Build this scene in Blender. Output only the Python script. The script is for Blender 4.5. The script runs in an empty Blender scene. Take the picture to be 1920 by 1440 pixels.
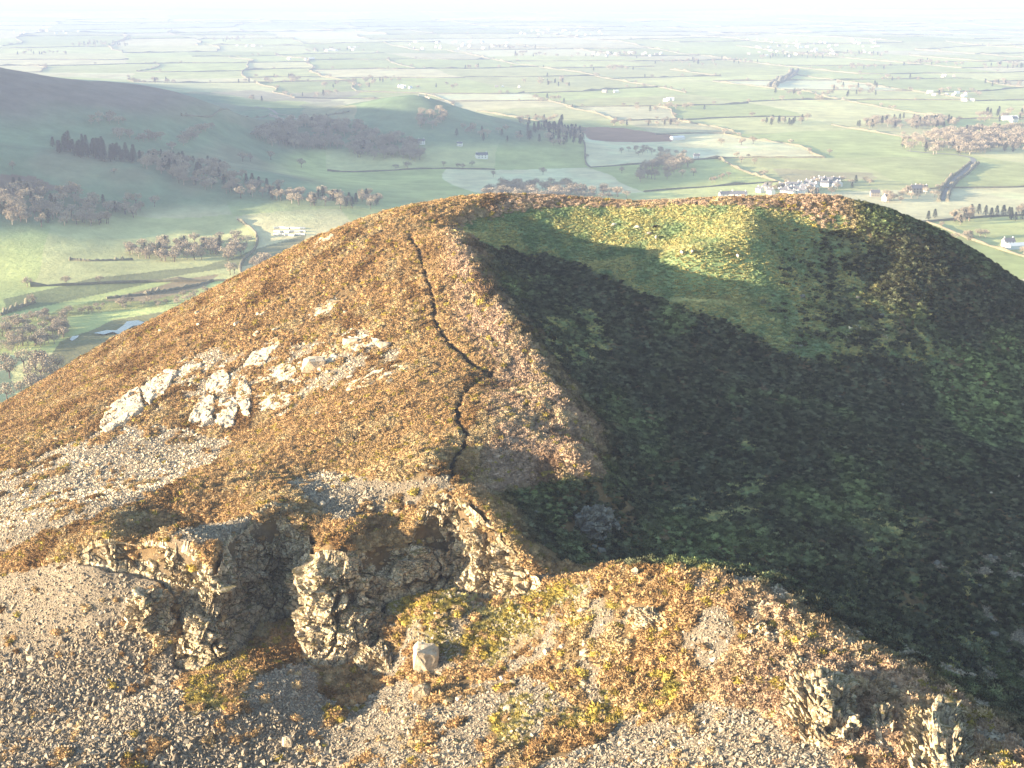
import bpy, bmesh, math, random
import numpy as np
from mathutils import Vector, Matrix
from mathutils.bvhtree import BVHTree
random.seed(7)
rng = np.random.default_rng(7)
scene = bpy.context.scene
COL = scene.collection

# ------------------------------------------------------------------ camera
FPX, CX, CY = 2637.0, 960.0, 720.0          # focal length in photograph pixels
PITCH = math.atan((CY + 25.0) / FPX)
CAMZ = 250.0
SP, CP = math.sin(PITCH), math.cos(PITCH)
cam_d = bpy.data.cameras.new('camera')
cam = bpy.data.objects.new('camera', cam_d)
COL.objects.link(cam)
cam.location = (0, 0, CAMZ)
cam.rotation_euler = (math.pi / 2 - PITCH, 0, 0)
cam_d.sensor_width = 36.0
cam_d.lens = 36.0 * FPX / 1920.0
cam_d.clip_start = 0.5
cam_d.clip_end = 60000
scene.camera = cam

def pix(u, v, d):
    """world point on the sight line of (u, v) at horizontal distance y = d"""
    a = (u - CX) / FPX; b = (CY - v) / FPX
    dx, dy, dz = a, CP + b * SP, -SP + b * CP
    t = d / dy
    return dx * t, dy * t, CAMZ + dz * t

def proj(x, y, z):
    z = z - CAMZ
    f = y * CP - z * SP
    f = np.where(f < 1e-3, 1e-3, f)
    up = y * SP + z * CP
    return CX + FPX * x / f, CY - FPX * up / f

# ------------------------------------------------------------------ noise
def _h(ix, iy, s):
    n = (ix.astype(np.int64) * 374761393 + iy.astype(np.int64) * 668265263 + s * 974634777) & 0x7fffffff
    n = ((n ^ (n >> 13)) * 1274126177) & 0x7fffffff
    return ((n ^ (n >> 16)) & 0xffff) / 65535.0

def vnoise(x, y, s=0):
    ix = np.floor(x); iy = np.floor(y)
    fx = x - ix; fy = y - iy
    fx = fx * fx * fx * (fx * (fx * 6 - 15) + 10); fy = fy * fy * fy * (fy * (fy * 6 - 15) + 10)
    a = _h(ix, iy, s); b = _h(ix + 1, iy, s); c = _h(ix, iy + 1, s); d = _h(ix + 1, iy + 1, s)
    return (a + (b - a) * fx) * (1 - fy) + (c + (d - c) * fx) * fy

def fbm(x, y, s=0, o=4):
    r = 0; a = 1.0; t = 0
    for k in range(o):
        r = r + a * (vnoise(x, y, s + k * 17) - .5); t += a; a *= .5
        x = x * 2.03 + 13.7; y = y * 2.03 - 7.1
    return r / t * 2          # about -1..1

def sstep(a, b, x):
    t = np.clip((x - a) / (b - a), 0, 1)
    return t * t * (3 - 2 * t)

class MQ:
    """smooth surface through scattered points"""
    def __init__(s, P, c, smooth=0.0):
        P = np.array(P, float); s.p = P[:, :2]; s.c = c
        n = len(P)
        D = np.sqrt(((s.p[:, None] - s.p[None]) ** 2).sum(-1) + c * c)
        A = np.zeros((n + 1, n + 1)); A[:n, :n] = D + np.eye(n) * smooth; A[:n, n] = 1; A[n, :n] = 1
        w = np.linalg.solve(A, np.append(P[:, 2], 0)); s.w = w
    def __call__(s, x, y):
        x = np.asarray(x, float); sh = x.shape; x = x.ravel(); y = np.asarray(y, float).ravel()
        o = np.full(x.shape, s.w[-1])
        for (px, py), w in zip(s.p, s.w[:-1]):
            o += w * np.sqrt((x - px) ** 2 + (y - py) ** 2 + s.c * s.c)
        return o.reshape(sh)

# ------------------------------------------------------------------ near fell
NEAR = [  # (u, v, distance)
 # skyline
 (0,800,358),(150,722,380),(300,640,382),(450,545,388),(600,452,396),(740,398,404),(880,374,412),(1040,376,416),
 (1200,379,414),(1380,374,408),(1570,379,404),(1570,382,424),(1480,377,406),(1380,377,428),(1200,382,434),(1690,405,400),(1690,412,416),(1800,465,395),(1900,532,391),(2060,640,378),
 # path along the crest
 (790,440,376),(800,500,350),(822,600,312),(925,690,282),(862,740,264),(868,860,229),
 # crest / terminator
 (860,450,367),(882,505,344),(915,560,325),(985,650,294),(1060,780,254),(1090,880,230),
 # lit flank
 (600,600,340),(500,700,316),(500,800,285),(300,750,318),(300,900,258),(600,900,236),(0,900,285),(0,1000,238),(650,780,266),
 (150,850,292),(-150,900,312),(-150,1100,236),(-150,1250,206),(150,1100,204),(0,1080,220),
 # crag shelf, foot
 (180,985,219),(330,950,228),(480,930,226),(650,930,222),(800,895,220),(900,905,222),
 # foreground scree
 (0,1200,202),(0,1440,168),(300,1130,199.5),(300,1300,183),(300,1440,166),(600,1255,189.5),(600,1440,163),(800,1300,175),(960,1440,146),(-150,1440,174),(900,1220,184),
 # spur in the right foreground
 (1010,1112,191),(1110,1085,185),(1250,1072,177),(1400,1120,164),(1500,1172,157),(1640,1240,148),(1780,1312,139),(1920,1392,128),(1250,1250,158),(1250,1440,133),(1500,1320,140),(1550,1440,125),
 # shaded hollow behind the spur and the shaded flank
 (1000,960,217),(1080,1020,212),(1200,1040,214),(1320,1045,214),(1450,1085,208),(1600,1160,202),(1750,1240,197),(1900,1330,190),(1200,900,247),(1500,900,254),(1140,900,238),(1500,1000,226),(1900,1000,240),(1900,1180,210),(1700,1100,215),
 (1160,700,300),(1300,700,309),(1500,700,322),(1900,700,340),(1900,830,300),(1120,560,350),(1250,600,340),(1700,560,363),(1800,600,360),(1500,580,352),(2060,900,275),(1020,560,345),(1100,680,300),(1150,800,270),(1350,800,280),(1600,800,285),
 # hollow of the summit
 (1090,478,386),(960,480,380),(1000,520,366),(1300,500,364),(1300,530,361),(1300,562,352),(1300,460,374),(1420,490,366),(1300,400,398),(1440,450,376),(1510,440,389),(1600,450,388),(1550,520,376),(1480,480,378),
]
NP = [pix(*p) for p in NEAR]
NP += [(x, y, z + CAMZ) for x, y, z in [
 (0,-15,-1.0),(30,-5,-9),(-30,-5,-12),(0,12,-13),(0,35,-34),(45,40,-36),(-50,40,-50),(0,75,-60),(55,80,-56),(-70,85,-78),(0,110,-79),(-70,125,-93),(60,110,-68),
 (-160,60,-130),(160,60,-110),(-170,180,-125),(-240,330,-165),(190,190,-120),(220,320,-135),
 (-60,470,-92),(30,480,-80),(110,470,-85),(170,430,-100),(-120,460,-110),(-170,440,-135),
 (-60,600,-190),(60,600,-180),(170,560,-180),(-230,520,-215),(260,480,-190),(-360,420,-232),(330,330,-195),(0,760,-258),(-250,700,-265),(250,720,-262),(420,520,-262),(-480,560,-265),(-420,250,-225),(-300,100,-190),(300,120,-190),
 (-600,400,-270),(600,400,-270),(-600,0,-260),(600,0,-250)]]
# the crag: top and foot of the cliff, column by column
CLIFF = [(150,1040,208,150,1050,206),(200,1018,207,205,1066,203),(255,1022,207,250,1072,202),(288,1022,205,300,1085,200),(330,1030,203,330,1120,196),(372,1040,201,345,1190,189),
 (392,1075,198,325,1245,184.5),(410,1070,198,405,1252,184.5),(418,1035,202,448,1225,188),(428,1018,206,470,1195,193),(470,985,211,490,1165,201),(535,978,213,530,1150,203),(582,1008,210,565,1150,199),
 (590,1040,203,562,1195,189),(612,1030,199,575,1243,184),(660,1036,199,650,1242,184),(690,1040,201,715,1180,189),(720,1036,203,720,1120,194),(770,1020,204,770,1110,196),(800,960,207,800,1105,196),
 (845,925,208,850,1108,194.5),(890,955,204,890,1118,192.5),(930,1000,201,930,1128,190.5),(980,1058,196,985,1112,190.5),(1010,1085,194,1015,1100,192)]
def plumb(c):
    """distance of the foot so that the wall leans back only a little"""
    t = lambda v: -pix(CX, v, 1.0)[2] + CAMZ
    h = (t(c[4]) - t(c[1])) * c[2] / (1 + .4 * t(c[4])); return c[:5] + (c[2] - .4 * h,)
CLIFF = [plumb(c) for c in CLIFF]
TOPS = [pix(c[0], c[1], c[2]) for c in CLIFF] + [pix(*p) for p in [(220,1000,212),(330,1005,212),(420,990,216),(620,1000,208),(700,990,210),(760,985,211)]]
FEET = [pix(c[3], c[4], c[5]) for c in CLIFF] + [pix(*p) for p in [(470,1215,197),(500,1232,193.5),(620,1264,188.5),(360,1272,189.5),(780,1160,194),(250,1150,199)]]
HTOP = MQ(NP + TOPS, 12.0, 0.0); HFOOT = MQ(NP + FEET, 12.0, 0.0)
CMID = np.array([[a[0] * .88 + b[0] * .12, a[1] * .88 + b[1] * .12] for a, b in zip(TOPS, FEET)][:len(CLIFF)])
def cliff_side(x, y):
    """signed distance to the line of the cliff, positive above it"""
    d = np.full(x.shape, 1e9)
    L_ = np.concatenate([[[-170, CMID[0][1] + 22], CMID[0] + [-14, 2]], CMID, [CMID[-1] + [10, 1], [90, 196]]])
    for a, b in zip(L_[:-1], L_[1:]):
        e = b - a; t = np.clip(((x - a[0]) * e[0] + (y - a[1]) * e[1]) / (e @ e), 0, 1)
        d = np.minimum(d, np.hypot(x - a[0] - t * e[0], y - a[1] - t * e[1]))
    ring = [tuple(p) for p in L_] + [(90, 0), (-170, 0)]
    return np.where(poly_mask(x, y, ring), -d, d)
def poly_mask(u, v, pts):
    inside = np.zeros(u.shape, bool); n = len(pts)
    for k in range(n):
        x1, y1 = pts[k]; x2, y2 = pts[(k + 1) % n]
        inside ^= ((y1 > v) != (y2 > v)) & (u < (x2 - x1) * (v - y1) / (y2 - y1 + 1e-9) + x1)
    return inside
def HN(x, y):
    s = cliff_side(x, y); k = (1 - sstep(-1.0, 1.2, s)) * (1 - sstep(22, 50, -s))
    return HFOOT(x, y) * k + HTOP(x, y) * (1 - k)

def near_h(x, y):
    z = HN(x, y)
    z = z + 0.9 * fbm(x / 22, y / 22, 3, 4) + 0.22 * fbm(x / 3.1, y / 3.1, 5, 3)
    return z

A0, A1, NA = math.radians(-35), math.radians(35), 1150
RS = np.concatenate([np.linspace(1, 100, 60, endpoint=False), np.exp(np.linspace(math.log(100), math.log(470), 820, endpoint=False)), np.linspace(470, 820, 70)])
# fan over horizontal distance y: x = y * tan(a)
TA = np.linspace(math.tan(A0), math.tan(A1), NA)
GY = np.repeat(RS[:, None], NA, 1)
GX = GY * TA[None] + (TA[None] * 25)         # a fan whose apex lies behind the camera
GZ = near_h(GX, GY)

def grid_sample(F, x, y):
    """bilinear look-up of a per-vertex field of the fell"""
    j = np.interp(y, RS, np.arange(len(RS)))
    t = x / (y + 25.0)
    i = (t - TA[0]) / (TA[1] - TA[0])
    i = np.clip(i, 0, NA - 1.001); j = np.clip(j, 0, len(RS) - 1.001)
    i0 = i.astype(int); j0 = j.astype(int); fi = i - i0; fj = j - j0
    return (F[j0, i0] * (1 - fi) + F[j0, i0 + 1] * fi) * (1 - fj) + (F[j0 + 1, i0] * (1 - fi) + F[j0 + 1, i0 + 1] * fi) * fj

def grid_mesh(name, X, Y, Z):
    nr, nc = X.shape
    me = bpy.data.meshes.new(name)
    V = np.stack([X, Y, Z], -1).reshape(-1, 3).astype(np.float32)
    idx = np.arange(nr * nc).reshape(nr, nc)
    Q = np.stack([idx[:-1, :-1], idx[:-1, 1:], idx[1:, 1:], idx[1:, :-1]], -1).reshape(-1, 4)
    me.vertices.add(len(V)); me.vertices.foreach_set('co', V.ravel())
    me.loops.add(Q.size); me.loops.foreach_set('vertex_index', Q.ravel().astype(np.int32))
    me.polygons.add(len(Q)); me.polygons.foreach_set('loop_start', np.arange(0, Q.size, 4, dtype=np.int32))
    me.polygons.foreach_set('use_smooth', np.ones(len(Q), bool))
    me.update(calc_edges=True)
    return me

def fattr(me, name, arr):
    a = me.attributes.new(name, 'FLOAT', 'POINT'); a.data.foreach_set('value', np.ascontiguousarray(arr, np.float32).ravel())

def cattr(me, name, arr):
    a = me.attributes.new(name, 'FLOAT_COLOR', 'POINT'); arr = np.concatenate([arr.reshape(-1, 3), np.ones((arr.size // 3, 1))], 1)
    a.data.foreach_set('color', np.ascontiguousarray(arr, np.float32).ravel())

def link(name, me, mat=None, parent=None):
    o = bpy.data.objects.new(name, me); COL.objects.link(o)
    if mat is not None:
        me.materials.clear(); me.materials.append(mat)
    if parent is not None: o.parent = parent
    return o

def tag(o, label=None, cat=None, group=None, kind=None):
    if label: o['label'] = label
    if cat: o['category'] = cat
    if group: o['group'] = group
    if kind: o['kind'] = kind
    return o

# ------------------------------------------------------------------ ground-cover regions of the fell
# ------------------------------------------------------------------ far land
FAR = [(0,143,1900),(-120,142,1850),(120,154,1960),(250,172,2010),(360,192,2060),(0,260,1650),(0,400,1400),(0,490,1275),(0,600,1050),(0,540,1160),(200,520,1210),(200,262,1760),(300,330,1600),
 (400,450,1400),(450,290,1900),(250,420,1450),(130,300,1600),(600,400,1500),(740,176,2340),(650,200,2350),(560,206,2480),(470,216,2450),(850,200,2450),(960,225,2500),(1030,240,2440),(1095,256,2400),(700,260,2150),(800,300,2050),(600,300,2050),(900,300,2080)]
FP = [pix(*p) for p in FAR]
FP += [(-900,1750,160),(-1300,1850,200),(-1750,2000,215),(-1150,1480,190),(-1500,1320,205),(-900,1400,110),(-1000,1170,50),(-1500,1000,20),(-1250,2600,140),(-1800,2700,170),(-900,2500,95),(-1100,3200,60),(-2200,1500,200),
       (-1900,3600,40),(-900,3900,5),(-700,950,4),(-2600,2400,160),(-3200,2000,60),(-3200,3200,30)]
for x in (-4500,-2500,-1200,-500,0,400,900,1600,2600,4200):
    for y in (300,800,1250,3000,4300,6500):
        if x < -600 and 1200 <= y <= 3000: continue
        if y == 3000 and x < -300: continue
        FP.append((x, y, 4 if y < 3000 else 6))
for x in (150,450,900,1500,2600):
    for y in (1000,1600,2000,2400): FP.append((x + (120 if y in (2400,2000) else 0), y, 4))
for x in (-400,-250,-100,0): FP += [(x, 850, 4), (x, 1050, 5)]
FP.append((50,1750,4)); FP.append((-150,2900,6)); FP.append((200,2700,6)); FP.append((-450,2900,10))
FM = MQ(FP, 110.0, 0.0)
def far_h(x, y):
    k = sstep(9000, 5000, np.hypot(x, y))
    z = np.clip(FM(x, y), -2, 246) * k + 5 * (1 - k)
    z = z + np.clip(z / 60, 0, 1) * (12 * fbm(x / 230, y / 210, 31, 4)) + 2.2 * fbm(x / 420, y / 420, 33, 3)
    d = np.hypot(x, y)
    z = z + sstep(2600, 9000, d) * 22 * fbm(x / 1500, y / 1100, 35, 3) + sstep(9000, 16000, d) * 60 * (fbm(x / 3500, y / 2600, 37, 3))
    return z
NF = 1500
fa = np.tan(np.concatenate([np.linspace(math.radians(-66), math.radians(-24), 240, endpoint=False), np.linspace(math.radians(-24), math.radians(24), 1000), np.linspace(math.radians(24.2), math.radians(50), 90)]))
FR = np.concatenate([np.linspace(60, 700, 40, endpoint=False), np.exp(np.linspace(math.log(700), math.log(5200), 640, endpoint=False)), np.exp(np.linspace(math.log(5200), math.log(27000), 160))])
FX = FR[:, None] * fa[None]; FY = np.repeat(FR[:, None], len(fa), 1)
FZ = far_h(FX, FY)
# bare rock shows where the ground is very steep
# ------------------------------------------------------------------ sight-line look-ups
_dn = np.linspace(105, 468, 2600)
def hit(u, v):
    """where the sight line of a pixel meets the fell"""
    x, y, z = pix(u, v, _dn)
    below = z < grid_sample(GZ, x, y)
    if not below.any(): return None
    k = int(np.argmax(below))
    return Vector((x[k], y[k], grid_sample(GZ, np.array([x[k]]), np.array([y[k]]))[0]))
def far_grid(x, y):
    j = np.clip(np.interp(y, FR, np.arange(len(FR))), 0, len(FR) - 1.001)
    i = np.clip(np.interp(x / y, fa, np.arange(len(fa))), 0, len(fa) - 1.001)
    i0 = i.astype(int); j0 = j.astype(int); fi = i - i0; fj = j - j0
    return (FZ[j0, i0] * (1 - fi) + FZ[j0, i0 + 1] * fi) * (1 - fj) + (FZ[j0 + 1, i0] * (1 - fi) + FZ[j0 + 1, i0 + 1] * fi) * fj
_df = np.exp(np.linspace(math.log(620), math.log(26000), 4200))
def fhit(u, v):
    x, y, z = pix(u, v, _df)
    below = z < far_grid(x, y)
    if not below.any(): return None
    k = max(1, int(np.argmax(below)))
    x0, y0, z0 = x[k], y[k], z[k]
    return Vector((x0, y0, float(far_grid(np.array([x0]), np.array([y0]))[0])))

# ------------------------------------------------------------------ footpath (a worn trench down the crest)
PATH = [(772,438),(776,455),(790,485),(797,510),(808,540),(818,570),(815,600),(822,620),(838,640),(855,655),(880,678),(905,694),(925,698),(905,715),(882,728),(868,742),(860,765),(862,790),(874,812),(872,832),(858,850),(848,872),(850,890)]
pw = [hit(u, v) for u, v in PATH]; pw = [p for p in pw if p is not None]
def smooth_line(P, n):
    P = np.array([[p[0], p[1]] for p in P]); k = np.linspace(0, len(P) - 1, n)
    out = np.stack([np.interp(k, np.arange(len(P)), P[:, c]) for c in (0, 1)], -1)
    for _ in range(4): out[1:-1] = (out[:-2] + 2 * out[1:-1] + out[2:]) / 4
    return out
pline = smooth_line(pw, 240)
pline[:, 0] += .5 * fbm(np.arange(240) / 9., np.zeros(240), 77, 2)
pdist = np.full(GX.shape, 99.0)
sel = (GY > 195) & (GY < 425) & (np.abs(GX) < 70)
ii = np.where(sel.ravel())[0]; qx = GX.ravel()[ii]; qy = GY.ravel()[ii]; best = np.full(len(ii), 99.0 ** 2)
for px, py in pline: best = np.minimum(best, (qx - px) ** 2 + (qy - py) ** 2)
pdist.ravel()[ii] = np.sqrt(best)
GZ = GZ - .55 * np.exp(-(pdist / .75) ** 2)

# the crest that parts the sunny flank from the shaded one is a little sharper than the rest
cw = [hit(u, v) for u, v in [(850,452),(880,505),(912,560),(950,610),(985,650),(1020,710),(1060,780),(1085,830),(1092,880)]]
cl = smooth_line([p for p in cw if p is not None], 120)
cd = np.full(len(ii), 1e9)
for px, py in cl: cd = np.minimum(cd, (qx - px) ** 2 + (qy - py) ** 2)
GZ.ravel()[ii] += 2.4 * np.exp(-cd / 4.8 ** 2)

# ------------------------------------------------------------------ what grows where
U, V = proj(GX, GY, GZ)
ju = 16 * fbm(GX / 4.0, GY / 6.0, 41, 4); jv = 9 * fbm(GX / 4.0, GY / 6.0, 43, 4)
Uj = U + ju; Vj = V + jv
def region(polys, soft=0):
    m = np.zeros(U.shape, bool)
    for p in polys: m |= poly_mask(Uj, Vj, p)
    return m.astype(np.float32)
def blurm(m, n):
    for _ in range(n):
        m[1:-1] = (m[:-2] + 2 * m[1:-1] + m[2:]) / 4
        m[:, 1:-1] = (m[:, :-2] + 2 * m[:, 1:-1] + m[:, 2:]) / 4
    return m
front = (GY > 105) & (GY < 420)
SCREE = [[(-300,900),(0,885),(120,835),(190,805),(335,795),(430,830),(395,872),(330,905),(255,945),(130,985),(0,1035),(-300,1080)],
 [(-300,1130),(0,1085),(90,1060),(165,1042),(230,1062),(285,1070),(290,1120),(325,1240),(345,1330),(420,1330),(470,1275),(560,1240),(600,1265),(600,1300),(660,1330),(760,1260),(800,1330),(900,1290),(930,1330),(905,1440),(860,1600),(-300,1600)],
 [(285,1005),(370,985),(480,965),(500,995),(440,1012),(300,1030)],
 [(960,1600),(1000,1440),(1100,1400),(1200,1360),(1330,1315),(1420,1330),(1480,1375),(1560,1440),(1600,1600)],
 [(900,1290),(960,1262),(1010,1268),(1060,1310),(1110,1340),(1000,1380),(930,1340)],
 [(1312,1140),(1365,1135),(1385,1180),(1370,1225),(1330,1240),(1305,1200)],
 [(540,905),(600,880),(760,905),(840,890),(860,915),(790,950),(720,960),(640,985),(600,965)]]
SCREE_THIN = [[(690,1110),(1000,1110),(1110,1100),(1180,1180),(1080,1230),(960,1260),(700,1270)],[(1740,1060),(1800,1040),(1950,1040),(1950,1090),(1850,1085)],[(1830,1130),(1950,1190),(1950,1240),(1860,1180)],[(1600,600),(1650,610),(1670,640),(1600,640)],
 [(350,700),(470,660),(700,610),(760,660),(640,720),(480,800),(340,810)],[(180,810),(210,740),(330,680),(420,640),(430,680),(330,740),(290,800)]]
GRASS = [[(855,432),(905,408),(1000,392),(1090,388),(1390,385),(1480,392),(1580,405),(1630,450),(1640,520),(1650,570),(1690,605),(1760,640),(1830,672),(1760,690),(1640,668),(1560,690),(1480,665),(1380,615),(1300,588),(1200,545),(1080,492),(1000,478),(910,462)]]
GRASS_THIN = [[(1020,560),(1110,580),(1150,650),(1080,700),(1010,640)],[(1250,940),(1400,900),(1440,920),(1420,980),(1260,980)],[(1390,820),(1440,850),(1440,930),(1390,930)],[(1560,930),(1700,940),(1760,1020),(1640,1030)],[(1800,1040),(1900,1090),(1950,1130),(1800,1120)],[(1560,1100),(1800,1160),(1930,1270),(1700,1240),(1580,1170)],[(880,480),(1000,500),(1000,540),(900,530)],
 [(1560,1010),(1700,1040),(1740,1120),(1600,1120)]]
MOSS = [[(700,1110),(780,1090),(900,1125),(1000,1110),(1140,1085),(1180,1130),(1000,1210),(900,1260),(760,1200)],[(350,1290),(400,1240),(480,1230),(480,1300),(400,1340),(350,1340)],[(900,1400),(1040,1390),(1300,1300),(1250,1260),(960,1300)],[(880,1110),(960,1100),(960,1160),(900,1160)],[(1480,1250),(1620,1300),(1640,1330),(1480,1300)]]
m_scree = region(SCREE) * front; m_scree2 = region(SCREE_THIN) * front
m_grass = region(GRASS) * front; m_grass2 = region(GRASS_THIN) * front
m_moss = region(MOSS) * front
patch = sstep(.12, .4, fbm(GX / 7., GY / 9., 51, 4))         # broken-up heather and bare ground
m_scree = np.clip(m_scree * (1 - .9 * sstep(.25, .45, fbm(GX / 5., GY / 8., 57, 4))) , 0, 1)
m_scree = np.maximum(m_scree, m_scree2 * sstep(-.15, .2, fbm(GX / 3., GY / 4., 55, 3)))
low = (V > 1075) & (V < 1460) & (U > 880) & (GY < 205)
m_scree = np.maximum(m_scree, low * sstep(.18, .3, fbm(GX / 3.5, GY / 5., 59, 3)) * .8)
m_grass = np.maximum(m_grass, .75 * m_grass2 * sstep(-.2, .25, fbm(GX / 4., GY / 6., 61, 4)))
m_moss = m_moss * sstep(-.25, .2, fbm(GX / 4., GY / 5., 63, 4))
wall_ring = [tuple(p[:2]) for p in TOPS[:len(CLIFF)]] + [tuple(p[:2]) for p in FEET[:len(CLIFF)][::-1]]
m_wall = poly_mask(GX, GY, wall_ring).astype(np.float32)
m_scree = blurm(m_scree, 2); m_wall = blurm(m_wall, 2); GZ = GZ - 5.5 * m_wall; m_grass = m_grass * (1 - sstep(1400, 1680, U + 60 * fbm(GX / 8, GY / 8, 88, 3)) * sstep(-.25, .12, fbm(GX / 3.0, GY / 5.0, 89, 4))); m_grass = blurm(m_grass, 3); m_moss = blurm(m_moss, 2)
GZ = GZ + m_scree * .18 * fbm(GX / 1.1, GY / 1.1, 65, 3) + (1 - m_scree) * (1 - m_grass) * .2 * fbm(GX / 1.6, GY / 1.6, 67, 3)

# ------------------------------------------------------------------ material helpers
class Mat:
    def __init__(s, name, rough=.95, spec=.1):
        s.m = bpy.data.materials.new(name); s.m.use_nodes = True; s.t = s.m.node_tree
        s.b = s.t.nodes['Principled BSDF']; s.b.inputs['Roughness'].default_value = rough; s.b.inputs['Specular IOR Level'].default_value = spec
    def n(s, typ, **k):
        x = s.t.nodes.new(typ)
        for a, v in k.items(): setattr(x, a, v)
        return x
    def l(s, a, b): s.t.links.new(a, b)
    def pos(s): return s.n('ShaderNodeNewGeometry').outputs['Position']
    def noise(s, scale, detail=4, rough=.6, vec=None, out='Fac'):
        x = s.n('ShaderNodeTexNoise'); x.inputs['Scale'].default_value = scale; x.inputs['Detail'].default_value = detail; x.inputs['Roughness'].default_value = rough
        s.l(vec if vec is not None else s.pos(), x.inputs['Vector']); return x.outputs[out]
    def ramp(s, fac, stops):
        x = s.n('ShaderNodeValToRGB'); e = x.color_ramp.elements
        while len(e) < len(stops): e.new(.5)
        for q, (p, c) in zip(e, stops): q.position = p; q.color = (*c, 1) if not isinstance(c, float) else (c, c, c, 1)
        s.l(fac, x.inputs[0]); return x.outputs[0]
    def mix(s, fac, a, b, mode='MIX'):
        x = s.n('ShaderNodeMix', data_type='RGBA', blend_type=mode)
        for v, i in ((fac, 0), (a, 6), (b, 7)):
            if isinstance(v, (int, float)): x.inputs[i].default_value = v
            elif isinstance(v, tuple): x.inputs[i].default_value = (*v, 1)
            else: s.l(v, x.inputs[i])
        return x.outputs[2]
    def attr(s, name, typ='GEOMETRY', out='Fac'):
        x = s.n('ShaderNodeAttribute', attribute_name=name, attribute_type=typ); return x.outputs[out]
    def bump(s, h, strength, dist):
        x = s.n('ShaderNodeBump'); x.inputs['Strength'].default_value = strength; x.inputs['Distance'].default_value = dist
        s.l(h, x.inputs['Height']); s.l(x.outputs[0], s.b.inputs['Normal'])
    def col(s, c):
        if isinstance(c, tuple): s.b.inputs['Base Color'].default_value = (*c, 1)
        else: s.l(c, s.b.inputs['Base Color'])
        return s.m

M = Mat('fell_turf')
g = M.mix(M.attr('scree'), M.ramp(M.noise(.9, 6), [(.3, (.08, .052, .028)), (.55, (.14, .095, .048)), (.75, (.2, .145, .07))]),
          M.ramp(M.noise(2.2, 6, .7), [(.3, (.1, .083, .064)), (.5, (.18, .15, .112)), (.7, (.3, .25, .185))]))
gr = M.ramp(M.noise(1.3, 6, .7), [(.3, (.12, .175, .085)), (.5, (.19, .26, .125)), (.72, (.31, .33, .15))])
g = M.mix(M.attr('grass'), g, gr)
g = M.mix(M.attr('moss'), g, M.ramp(M.noise(1.7, 5), [(.3, (.09, .085, .02)), (.7, (.2, .17, .04))]))
g = M.mix(M.attr('wall'), g, M.ramp(M.noise(1.2, 7, .7), [(.3, (.06, .05, .035)), (.5, (.14, .115, .08)), (.7, (.24, .2, .15))]))
M.bump(M.noise(3.0, 6, .7), .9, .25)
m_fell = M.col(g)
me = grid_mesh('fell', GX, GY, GZ)
fattr(me, 'scree', m_scree); fattr(me, 'grass', m_grass); fattr(me, 'moss', m_moss); fattr(me, 'wall', m_wall)
fell = tag(link('hill', me, m_fell), kind='structure')

P = Mat('trodden_peat'); m_path = P.col(P.ramp(P.noise(2., 4), [(.35, (.018, .013, .009)), (.7, (.05, .035, .022))]))
tg = np.gradient(pline, axis=0); nrm = np.stack([-tg[:, 1], tg[:, 0]], -1); nrm /= np.linalg.norm(nrm, axis=1)[:, None]
rows = [pline + nrm * o for o in (-.42, -.2, 0, .2, .42)]
PX = np.stack([r[:, 0] for r in rows], 1); PY = np.stack([r[:, 1] for r in rows], 1)
PZ = grid_sample(GZ, PX, PY) + .06
tag(link('path', grid_mesh('path', PX, PY, PZ), m_path), kind='structure')

# ------------------------------------------------------------------ scattered ground cover
def soup(name, verts, faces, smooth=False):
    me = bpy.data.meshes.new(name); me.from_pydata([tuple(v) for v in verts], [], [tuple(f) for f in faces])
    if smooth: me.polygons.foreach_set('use_smooth', np.ones(len(me.polygons), bool))
    me.update(); return me

def proto_heather(k):
    r = np.random.default_rng(100 + k); V = []; F = []
    bm = bmesh.new(); bmesh.ops.create_icosphere(bm, subdivisions=2, radius=.42)
    for v in bm.verts:
        s = 1 + .28 * (r.random() - .5)
        v.co = Vector((v.co.x * s, v.co.y * s, v.co.z * .75 * s + .1))
    bm.verts.ensure_lookup_table()
    V = [tuple(v.co) for v in bm.verts]; F = [tuple(v.index for v in f.verts) for f in bm.faces if f.calc_center_median().z > -.12]
    bm.free()
    for q in range(90):
        th = r.random() * 6.283; ph = math.acos(1 - 1.1 * r.random())
        n = np.array([math.sin(ph) * math.cos(th), math.sin(ph) * math.sin(th), math.cos(ph)])
        rad = .38 + .2 * r.random(); c = n * rad * np.array([1, 1, .75]) + [0, 0, .1]
        a = np.cross(n, r.normal(size=3)); a /= np.linalg.norm(a) + 1e-6
        tip = n + .5 * r.normal(size=3); tip /= np.linalg.norm(tip)
        s = .05 + .05 * r.random(); i = len(V)
        V += [tuple(c - a * s), tuple(c + a * s), tuple(c + tip * s * 2.8)]; F.append((i, i + 1, i + 2))
    return soup('heather_clump', V, F)

def proto_tuft(k):
    r = np.random.default_rng(200 + k); V = []; F = []
    for q in range(60):
        th = r.random() * 6.283; rr = .3 * math.sqrt(r.random()); b = np.array([rr * math.cos(th), rr * math.sin(th), -.05])
        o = np.array([math.cos(th), math.sin(th), 0]); h = .22 + .22 * r.random()
        t = b + o * (.1 + .25 * r.random()) + r.normal(size=3) * .04 + [0, 0, h]; a = np.array([-o[1], o[0], 0]) * (.035 + .03 * r.random())
        i = len(V); V += [tuple(b - a), tuple(b + a), tuple(t + a * .3)]; F.append((i, i + 1, i + 2))
    return soup('grass_tuft', V, F)

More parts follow.
